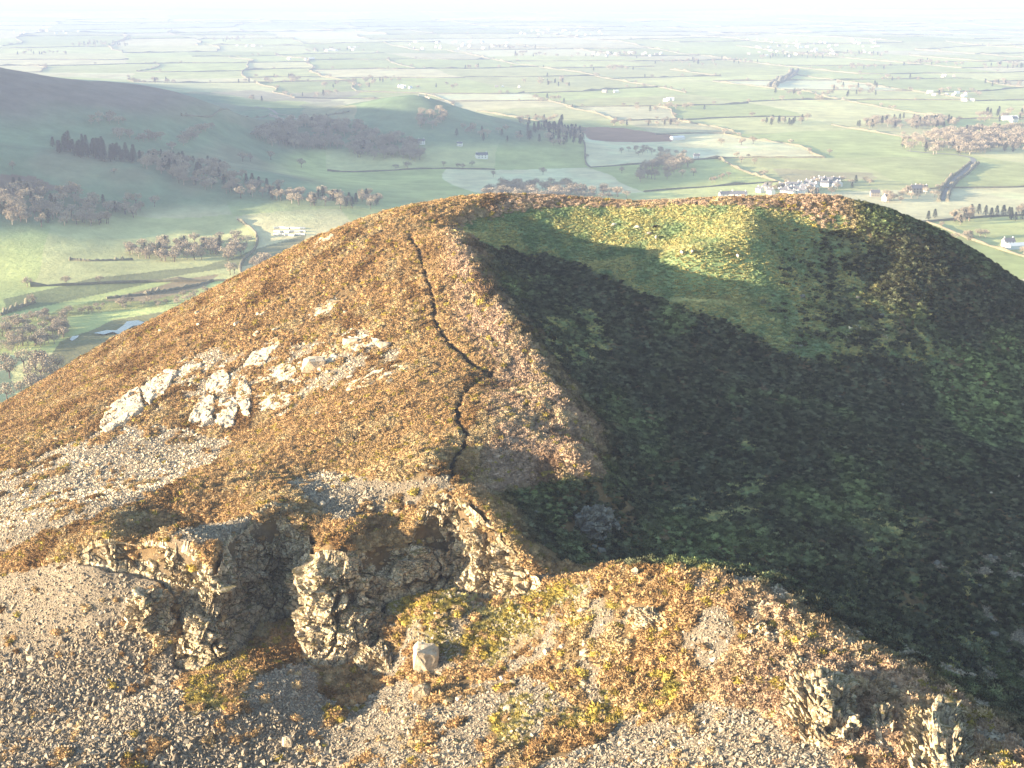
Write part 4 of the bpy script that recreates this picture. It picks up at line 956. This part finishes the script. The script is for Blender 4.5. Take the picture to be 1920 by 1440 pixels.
for (a, b_, c_, d_) in [(430,146,560,158),(640,150,720,158),(590,158,700,166),(560,176,640,184),(470,183,500,194),(770,160,860,168),(700,152,760,156),(860,125,960,131),(940,100,1040,108),(380,72,470,80),(900,88,1010,94),(1080,128,1200,134),(1210,112,1420,121),(1390,98,1660,110),(1280,122,1370,126),(1540,160,1640,182),(1420,186,1540,192),(1440,174,1500,180),(1600,146,1720,152),(1690,116,1800,124),(1710,170,1830,182),(1820,155,1920,163),(960,150,1060,163),(970,185,1070,195),(1180,202,1320,210),(1060,100,1200,110),(240,152,330,158),(120,78,240,88),(0,98,120,104),(560,92,680,99),(1560,125,1660,132),(1840,120,1920,130)]:
    W([(a, d_), ((a + c_) / 2 - 20, b_), (c_, b_), (c_ + 10, d_)], 44, 12, 18, .35, 'hazy far tree in a copse of the plain', 'far copses of the plain', .75)
LONE = [(565,314,17,'lone round beige tree in the shaded field below the sunlit wood'),(508,300,17,'round sunlit tree right of the pair left of the lone field tree'),(455,303,16,'sunlit tree at the left end of the wood below the round hill'),(470,303,15,'sunlit tree beside the leftmost one of the field edge'),
 (1018,328,14,'single bare tree in the shaded green field right of centre'),(1166,325,13,'small single bare tree left of the copse by the village'),(868,318,12,'bare tree by the white farmhouse in the shaded field'),(885,312,11,'second bare tree nearest the white farmhouse'),(925,332,12,'sunlit bush tree right of the white farmhouse'),
 (832,312,10,'small bare tree above the shaded slope, left of the farmhouse'),(290,388,16,'dark single tree in the green hillside pasture'),(24,318,13,'dark tree at the left edge in the upper pasture'),(214,327,9,'small dark tree in the middle pasture of the hillside'),(1390,272,15,'round tree at the end of the shadow on the plain'),(1352,272,14,'tree left of the round one at the end of the shadow'),(1412,270,16,'dark round tree on the long shadow edge'),
 (1518,288,13,'bare tree alone right of the long shadow'),(1555,290,12,'bare tree alone in the pale field left of the big right wood'),(1390,305,13,'bare tree on the field edge above the village'),(1415,308,12,'bare tree right of another on the field edge above the village'),(1300,330,14,'bare tree at the right end of the copse by the village'),(1165,288,12,'tree at the corner of the ploughed field'),(120,600,11,'bare tree left of the thicket belt'),(62,570,11,'pale bare tree by the wall at the left edge'),(80,735,15,'broad bare tree standing clear in front of the left edge wood'),(100,715,14,'broad bare tree right of the left edge wood'),(300,480,17,'dark spired conifer beside the shaded wood',1)]
for t in LONE: lone(t[0], t[1], t[2], t[3], len(t) > 4)
def from_par(X, Y):
    x, y = X * ca - Y * sa, X * sa + Y * ca
    for _ in range(3):
        gx, gy = to_par(x, y); ex, ey = X - gx, Y - gy; x, y = x + ex * ca - ey * sa, y + ex * sa + ey * ca
    return x, y
edges = []; r = random.Random(41)
for (x0, y0, x1, y1) in parcels:
    for (a, b, c_, d_) in ((x0, y0, x1, y0), (x0, y0, x0, y1)):
        if r.random() < .34: continue
        L = math.hypot(c_ - a, d_ - b); D = max(800, y0); n = max(4, int(L / (8 + D / 260))); k = np.linspace(0, 1, n)
        X, Y = from_par(a + (c_ - a) * k, b + (d_ - b) * k); Z = far_grid(X, np.clip(Y, 80, None)); u, v = proj(X, Y, Z)
        ok = (u > -40) & (u < 1960) & (v > 35) & (Y > 800) & ((Z < 14 + 30 * (Y > 3600)))
        if ok.sum() < 4 or ok.mean() < .5: continue
        X, Y, Z = X[ok], Y[ok], Z[ok]
        m = len(X) // 2; dn = np.linspace(150, 420, 60); kk = dn / Y[m]
        if (CAMZ + (Z[m] - CAMZ) * kk < grid_sample(GZ, X[m] * kk, dn)).any(): continue
        edges.append((float(np.hypot(X[m], Y[m])), list(zip(X, Y, Z))))
edges.sort(key=lambda e: e[0])
for D, pts_ in edges:
    for (x, y, z) in pts_:
        if r.random() < (.05 if D < 2500 else .11): TREES.append((x + r.uniform(-3, 3), y + r.uniform(-6, 6), z, r.uniform(7, 14), r.random() < .05, 'hedgerow tree between the pale fields', 'hedgerow trees of the plain'))
def size_px(t): return t[3] / math.hypot(t[1], t[0]) * FPX
TREES.sort(key=lambda t: -size_px(t) - (1000 if t[6] is None else 0))
vis = []
for t in TREES:
    u, v = proj(np.array([t[0]]), np.array([t[1]]), np.array([t[2] + t[3] * .7])); gu = int(u[0])
    if not (-60 < gu < 1980 and -20 < v[0] < 800): continue
    # hidden behind the fell?
    dn = np.linspace(150, 420, 90); k = dn / t[1]
    if (CAMZ + (t[2] + t[3] - CAMZ) * k < grid_sample(GZ, t[0] * k, dn) - .3).any(): continue
    vis.append(t)
TREES = vis
IND = TREES[:285]; REST = TREES[285:]
for q, t in enumerate(IND):
    tr, cr = (CO if t[4] else BL)[q % (3 if t[4] else 5)]
    name = 'conifer_tree' if t[4] else 'bare_tree'
    lab = t[5]
    o = bpy.data.objects.new(name, None); COL.objects.link(o); o.location = t[:3]; h = t[3] * .8; o.scale = (h * rr_.uniform(.9, 1.25),) * 2 + (h,); o.rotation_euler = (0, 0, rr_.uniform(0, 6.28))
    for nm, me_ in (('trunk', tr), ('crown', cr)):
        c_ = bpy.data.objects.new(nm, me_); COL.objects.link(c_); c_.parent = o
    if t[6] and t[4]: lab = lab.replace('bare russet tree', 'dark conifer').replace('beige tree', 'dark conifer').replace('pale bare tree', 'dark conifer').replace('bare tree', 'dark conifer')
    if t[6] and t[4] and 'conifer' not in lab and 'pine' not in lab: lab = 'pointed dark conifer, ' + lab
    tag(o, lab, 'tree', t[6])
if REST:
    A = np.array([t[:3] for t in REST]); hh = np.array([t[3] for t in REST]) * .82; con = np.array([t[4] for t in REST])
    joined = []
    def merge(pair, k):
        bm = bmesh.new(); bm.from_mesh(pair[0]); bm.from_mesh(pair[1]); me_ = bpy.data.meshes.new('woodland_tree'); bm.to_mesh(me_); bm.free(); return me_
    Tf = Mat('far_woods'); m_fw = Tf.col(Tf.attr('tint', 'INSTANCER', 'Vector'))
    pr_ = [merge(p, 0) for p in BL] + [merge(p, 0) for p in CO]; n = len(A); r = np.random.default_rng(5)
    for q, p in enumerate(pr_): p.name = 'woodland_tree_%d' % q
    col_ = np.where(con[:, None], np.array([.045, .055, .035]), np.array([.32, .265, .195])) * (.75 + .5 * r.random((n, 1)))
    scatter('woodland', A, np.stack([np.zeros(n), np.zeros(n), r.random(n) * 6.28], -1), hh[:, None] * np.stack([1.1 + .3 * r.random(n)] * 2 + [np.ones(n)], -1), col_, np.where(con, r.integers(5, 8, n), r.integers(0, 5, n)), pr_, m_fw, 'far woods of bare and evergreen trees on the plain')

# ---- hedges along the parcel edges
He = Mat('hedge_twigs'); m_hedge = He.col(He.ramp(He.noise(.3, 3), [(.3, (.12, .12, .08)), (.7, (.22, .19, .13))]))
def hedge_mesh(pts, h, w, r):
    V = []; F = []
    for k, (x, y, z) in enumerate(pts):
        a = pts[max(0, k - 1)]; b = pts[min(len(pts) - 1, k + 1)]; t = np.array([b[0] - a[0], b[1] - a[1]]); t /= np.linalg.norm(t) + 1e-6; n = np.array([-t[1], t[0]])
        hh = h * r.uniform(.6, 1.3) * (2.0 if r.random() < .12 else 1); ww = w * r.uniform(.7, 1.2) * (1.6 if hh > 1.6 * h else 1)
        for (o, zz) in ((-.5, -.4), (-.55, .55 * hh), (-.2, hh), (.25, hh * .95), (.55, .5 * hh), (.5, -.4)): V.append((x + n[0] * o * ww, y + n[1] * o * ww, z + zz))
    for k in range(len(pts) - 1):
        for q in range(5): F.append((k * 6 + q, k * 6 + q + 1, k * 6 + q + 7, k * 6 + q + 6))
    F.append(tuple(range(6))); F.append(tuple(range(len(V) - 1, len(V) - 7, -1)))
    return V, F
allV = []; allF = []
for q, (D, pts_) in enumerate(edges):
    V_, F_ = hedge_mesh(pts_, 1.7 + D / 5000, 1.8 + D / 3000, r)
    if q < 240:
        um, vm = proj(*[np.array([c_]) for c_ in pts_[len(pts_) // 2]]); um, vm = um[0], vm[0]
        run = 'running across' if abs(pts_[-1][0] - pts_[0][0]) > abs(pts_[-1][1] - pts_[0][1]) else 'running away'
        where = 'on the valley floor by the pond' if um < 640 and vm > 400 else 'right of the village' if um > 1600 and vm > 300 else 'near the village' if um > 1150 and vm > 285 else 'on the middle plain at the right' if um > 1150 else 'on the plain right of the round hill' if um > 980 else 'on the plain behind the round hill' if um > 480 else 'on the plain behind the left ridge'
        tag(link('hedge', soup('hedge', V_, F_), m_hedge), 'thin dark hedge %s between pale fields %s' % (run, where), 'hedge', 'hedges %s, %s' % (where, run))
    else:
        i = len(allV); allV += V_; allF += [tuple(a + i for a in f) for f in F_]
if allV: tag(link('hedgerows', soup('hedgerows', allV, allF), m_hedge), 'hazy lines of hedges between the farthest fields', kind='stuff')
def px_hedge(pts, label, h, w, mat, cat='hedge', name='hedge'):
    P_ = [fhit(u, v) for u, v in pts]; n = 40; L = smooth_line(P_, n); Z = far_grid(L[:, 0], L[:, 1]); V_, F_ = hedge_mesh(list(zip(L[:, 0], L[:, 1], Z)), h, w, r)
    tag(link(name, soup(name, V_, F_), mat), label, cat)
Wl = Mat('dry_stone'); m_dry = Wl.col(Wl.ramp(Wl.noise(.8, 4), [(.3, (.2, .18, .15)), (.7, (.38, .34, .28))]))
px_hedge([(1760,378),(1766,355),(1780,336),(1802,320),(1820,305)], 'dark hedge curving along the left side of the right hand road', 3, 4, m_hedge)
px_hedge([(1776,378),(1782,355),(1794,340),(1816,324),(1834,306)], 'dark hedge curving along the right side of the right hand road', 3, 4, m_hedge)
px_hedge([(1440,163),(1448,155),(1466,148),(1482,139),(1486,131)], 'left one of two dark hedges flanking the far lane', 6, 9, m_hedge)
px_hedge([(1452,164),(1458,157),(1474,151),(1490,141),(1496,131)], 'right one of two dark hedges flanking the far lane', 6, 9, m_hedge)
px_hedge([(505,215),(525,222),(552,231)], 'pale sunlit wall slanting down left of the round hill', 2.2, 2, m_dry, 'wall', 'stone_wall')
px_hedge([(585,222),(620,216),(655,210)], 'dark wall curving up the sunny side of the round hill', 2, 2, m_hedge, 'wall', 'stone_wall')
px_hedge([(785,178),(797,182),(806,186)], 'bright wall over the top of the round hill', 2.5, 2, m_dry, 'wall', 'stone_wall')
px_hedge([(340,218),(400,220),(500,218)], 'thin wall crossing the upper left pasture', 2, 2, m_hedge, 'wall', 'stone_wall')
px_hedge([(0,592),(30,580),(66,568)], 'dark wall on the valley floor at the left edge', 2.5, 2.5, m_hedge, 'wall', 'stone_wall')
px_hedge([(200,560),(280,552),(350,540),(400,528)], 'dark bank along the reed field behind the pond', 2, 3, m_hedge, 'hedge', 'hedge')
px_hedge([(130,488),(170,490),(250,488)], 'dark fence line under the shaded wood on the valley side', 2, 2.5, m_hedge)

# ---- houses
Hw = Mat('white_render'); m_hw = Hw.col((.72, .7, .66)); Hs = Mat('grey_stone_wall'); m_hs = Hs.col((.3, .27, .23)); Hr = Mat('slate_roof', .7, .3); m_hr = Hr.col((.13, .13, .145)); Hb = Mat('barn_sheet', .6, .3); m_hb = Hb.col((.6, .62, .62)); Hg = Mat('window_glass', .1, .5); m_hg = Hg.col((.03, .035, .04))
def boxv(x0, y0, z0, x1, y1, z1):
    V = [(x, y, z) for z in (z0, z1) for y in (y0, y1) for x in (x0, x1)]
    return V, [(0, 2, 3, 1), (4, 5, 7, 6), (0, 1, 5, 4), (2, 6, 7, 3), (0, 4, 6, 2), (1, 3, 7, 5)]
def many(bs):
    V = []; F = []
    for b in bs:
        i = len(V); v, f = boxv(*b); V += v; F += [tuple(a + i for a in q) for q in f]
    return V, F
def house_parts(L, Wd, hw, hr, mw, mroof, windows=True):
    l, w_ = L / 2, Wd / 2
    V = [(-l, -w_, -1), (l, -w_, -1), (l, w_, -1), (-l, w_, -1), (-l, -w_, hw), (l, -w_, hw), (l, w_, hw), (-l, w_, hw), (-l, 0, hw + hr), (l, 0, hw + hr)]
    wall = soup('wall', V, [(0, 1, 5, 4), (1, 2, 6, 9, 5), (2, 3, 7, 6), (3, 0, 4, 8, 7)]); wall.materials.append(mw)
    e = .35; t = .22; s = hr / w_
    R_ = [(-l - e, -w_ - e, hw - e * s + t), (l + e, -w_ - e, hw - e * s + t), (l + e, 0, hw + hr + t), (-l - e, 0, hw + hr + t), (-l - e, w_ + e, hw - e * s + t), (l + e, w_ + e, hw - e * s + t)]
    R_ += [(x, y, z - .2) for x, y, z in R_]
    roof = soup('roof', R_, [(0, 1, 2, 3), (3, 2, 5, 4), (6, 9, 8, 7), (9, 10, 11, 8), (0, 6, 7, 1), (4, 5, 11, 10), (1, 7, 8, 2), (2, 8, 11, 5), (0, 3, 9, 6), (3, 4, 10, 9)]); roof.materials.append(mroof)
    parts = [('wall', wall, None), ('roof', roof, None)]
    if windows:
        for sx in (-.8, .8):
            ch = soup('chimney', *boxv(sx * l - .45, -.4, hw + hr - .5, sx * l + .45, .4, hw + hr + 1.3)); ch.materials.append(mw); parts.append(('chimney', ch, 'roof'))
        for k in (-.55, 0, .55):
            for z0 in (.9, hw - 1.6):
                wn = soup('window', *boxv(k * l - .5, -w_ - .04, z0, k * l + .5, -w_ + .05, z0 + 1.2)); wn.materials.append(m_hg); parts.append(('window', wn, None))
    return parts
HP = {'white house': house_parts(10, 6.5, 5, 2.6, m_hw, m_hr), 'long white house': house_parts(16, 7, 5, 2.8, m_hw, m_hr), 'grey stone house': house_parts(11, 7, 5, 2.8, m_hs, m_hr), 'pale barn': house_parts(28, 15, 5, 3, m_hb, m_hb, False)}
FAR_M = {}
for kk, nm in (('w', m_hw), ('b', m_hb), ('s', m_hs)):
    bm = bmesh.new(); ps = house_parts(12, 8, 5, 3, nm, m_hr if kk != 'b' else m_hb, False)
    for _, me_, _p in ps: bm.from_mesh(me_)
    me_ = bpy.data.meshes.new('far_house'); bm.to_mesh(me_); bm.free(); me_.materials.append(nm); FAR_M[kk] = me_
def house(u, v, typ, yaw, label, s=1.0, group=None):
    p = fhit(u, v); o = bpy.data.objects.new('barn' if 'barn' in typ else 'house', None); COL.objects.link(o); o.location = p; o.rotation_euler = (0, 0, math.radians(yaw)); o.scale = (s,) * 3
    made = {}
    for nm, me_, par in HP[typ]:
        c_ = bpy.data.objects.new(nm, me_); COL.objects.link(c_); c_.parent = made.get(par, o) if par else o; made.setdefault(nm, c_)
    tag(o, label, 'barn' if 'barn' in typ else 'house', group)
vr = random.Random(51)
VIL = [(1467,354),(1478,360),(1486,352),(1494,361),(1500,350),(1508,357),(1516,349),(1524,355),(1531,346),(1540,343),(1546,350),(1553,344),(1560,350),(1568,343),(1572,349),(1470,364),(1483,366),(1438,357),(1425,361),(1445,364),(1505,364),(1520,361)]
order_v = sorted(range(len(VIL)), key=lambda k: VIL[k][0]); ordinal = ['first','second','third','fourth','fifth','sixth','seventh','eighth','ninth','tenth','eleventh','twelfth','thirteenth','fourteenth','fifteenth','sixteenth','seventeenth','eighteenth','nineteenth','twentieth','twenty-first','twenty-second']
for q, k in enumerate(order_v):
    typ = 'grey stone house' if k % 6 == 5 else 'long white house' if k % 5 == 2 else 'white house'
    house(*VIL[k], typ, vr.uniform(-75, -20), '%s in the village, %s house from its left end' % (typ, ordinal[q]), vr.uniform(.85, 1.1), 'houses of the village above the brow')
house(1362,372,'long white house',10,'long white house just above the brow, left of the village',1.1); house(1385,373,'long white house',-8,'long white house just above the brow, next to another one',1.2)
house(790,270,'white house',20,'white house at the right edge of the sunlit wood'); house(862,274,'white house',-10,'tiny white house on the shaded slope under the round hill',.8); house(903,297,'long white house',15,'white farmhouse in the middle of the shaded fields',1.1)
house(1306,297,'white house',0,'white house by the trees below the ploughed field',.9); house(1270,262,'pale barn',20,'pale low shed at the right end of the ploughed field',.8)
house(1717,362,'grey stone house',10,'dark grey house among trees right of the village',1.3); house(1726,358,'long white house',-20,'pale house behind the dark grey one right of the village'); house(1662,376,'white house',40,'cream tall house left of the dark grey one'); house(1640,368,'grey stone house',0,'low grey house between the village and the cream tall house')
house(1890,462,'white house',10,'pale house at the right edge beside the brow',1.1); house(1905,466,'pale barn',15,'pale barn at the right edge beside the brow',.7); house(1893,225,'pale barn',0,'white building in the upper wood at the right edge'); house(1900,229,'white house',30,'white house in the upper wood at the right edge',1.4)
FH = [(730,163,780,166,5,'close behind the round hill'),(540,111,620,113,4,'in the pale fields behind the left ridge'),(590,94,670,97,7,'in the far hamlet above the pale fields'),(760,80,960,95,26,'in the far village left of centre'),(640,88,680,92,4,'beside the far hamlet'),
 (960,56,1130,68,22,'in the farthest town near the top'),(1110,98,1240,106,18,'in the far village at centre'),(1400,74,1660,106,64,'in the large far town right of centre'),(1240,188,1270,190,3,'alone in the middle plain'),(1740,174,1820,182,9,'in the far hamlet right'),(1800,188,1840,190,3,'right of the far hamlet'),(20,58,150,64,12,'at the upper left edge of the plain'),(1760,142,1790,146,3,'in the fields at right'),(440,84,500,88,6,'in the left far fields'),(930,163,980,166,4,'near the copse right of the round hill'),(1120,172,1160,174,2,'in the fields at centre')]
for (u0, v0, u1, v1, n, wh) in FH:
    for _ in range(n):
        u, v = vr.uniform(u0, u1), vr.uniform(v0, v1); p = fhit(u, v)
        if p is None: continue
        kk = vr.choice('wwwwbs'); o = bpy.data.objects.new('house', FAR_M[kk]); COL.objects.link(o); o.location = p; o.rotation_euler = (0, 0, vr.uniform(0, 6.28)); s = vr.uniform(.42, .7) * (1 + p.y / 12000); o.scale = (s * 1.2, s, s)
        tag(o, 'tiny %s house in the haze %s' % ({'w': 'white', 'b': 'pale', 's': 'grey'}[kk], wh), 'house', 'far houses ' + wh)
# caravans in the shaded park beside the left brow
for q in range(18):
    u, v = 519 + 9.5 * (q % 6) + vr.uniform(-1.5, 1.5), 429 + 6.5 * (q // 6) + vr.uniform(-1, 1); p = fhit(u, v); o = bpy.data.objects.new('caravan', None); COL.objects.link(o); o.location = p; o.rotation_euler = (0, 0, vr.uniform(-.5, .5)); o.scale = (.62,) * 3
    if q == 0:
        bm = bmesh.new(); bmesh.ops.create_cube(bm, size=1); bmesh.ops.scale(bm, vec=(10, 3.4, 2.6), verts=bm.verts); bmesh.ops.translate(bm, vec=(0, 0, 1.9), verts=bm.verts); bmesh.ops.bevel(bm, geom=bm.edges[:], offset=.3, segments=2, affect='EDGES'); cb = bpy.data.meshes.new('body'); bm.to_mesh(cb); bm.free(); cb.materials.append(m_hw)
        cw_ = soup('window', *many([(-3.8, -1.75, 1.7, -2.0, -1.69, 2.6), (-.8, -1.75, 1.7, .9, -1.69, 2.6), (2.2, -1.75, 1.7, 4.0, -1.69, 2.6)])); cw_.materials.append(m_hg)
        cs_ = soup('skirt', *boxv(-4.7, -1.5, -.6, 4.7, 1.5, .66)); cs_.materials.append(m_hs)
    for nm, me_ in (('body', cb), ('window', cw_), ('skirt', cs_)):
        c_ = bpy.data.objects.new(nm, me_); COL.objects.link(c_); c_.parent = o
    tag(o, 'small white caravan in the shaded park beside the left brow', 'caravan', 'caravans in the shaded park')
HAZE_D = .00014; EXPO = 2.45
# ------------------------------------------------------------------ light, air
SUN_EL, SUN_AZ = math.radians(7.5), math.radians(194.0)   # azimuth of the sun, counter-clockwise from +x
sd = Vector((math.cos(SUN_EL) * math.cos(SUN_AZ), math.cos(SUN_EL) * math.sin(SUN_AZ), math.sin(SUN_EL)))
sl = bpy.data.lights.new('sun', 'SUN'); sun = bpy.data.objects.new('sun', sl); COL.objects.link(sun)
sl.energy = 5.0; sl.angle = math.radians(.5); sl.color = (1.0, .82, .58)
sun.rotation_euler = sd.to_track_quat('Z', 'Y').to_euler(); sun.location = (-300, 0, 400)
w = bpy.data.worlds.new('World'); scene.world = w; w.use_nodes = True
nt = w.node_tree; bg = nt.nodes['Background']
sky = nt.nodes.new('ShaderNodeTexSky'); sky.sky_type = 'NISHITA'; sky.sun_disc = False
sky.sun_elevation = SUN_EL; sky.sun_rotation = math.pi / 2 - SUN_AZ
sky.air_density = 1.0; sky.dust_density = 0.4; sky.ozone_density = 1.0
nt.links.new(sky.outputs[0], bg.inputs[0]); bg.inputs[1].default_value = 0.11

bm = bmesh.new(); bmesh.ops.create_cube(bm, size=1.0)
hm = bpy.data.meshes.new('haze'); bm.to_mesh(hm); bm.free()
m = bpy.data.materials.new('haze_air'); m.use_nodes = True
t = m.node_tree; t.nodes.clear()
pv = t.nodes.new('ShaderNodeVolumePrincipled'); out = t.nodes.new('ShaderNodeOutputMaterial')
pv.inputs['Color'].default_value = (.355, .425, .645, 1)
pv.inputs['Density'].default_value = HAZE_D
pv.inputs['Anisotropy'].default_value = 0.0
t.links.new(pv.outputs[0], out.inputs['Volume'])
hz = link('haze', hm, m)
zt = 268.0; zb = -110.0
hz.scale = (70000, 56000, zt - zb); hz.location = (0, 10000, (zt + zb) / 2)
tag(hz, 'pale blue winter haze thickening over the plain', 'haze', kind='stuff')

vs = scene.view_settings
vs.view_transform = 'Standard'; vs.look = 'None'; vs.gamma = 1; vs.use_curve_mapping = False
vs.exposure = EXPO
cy = scene.cycles
cy.volume_bounces = 2; cy.max_bounces = 6; cy.diffuse_bounces = 2; cy.glossy_bounces = 1; cy.transmission_bounces = 2
cy.use_denoising = True
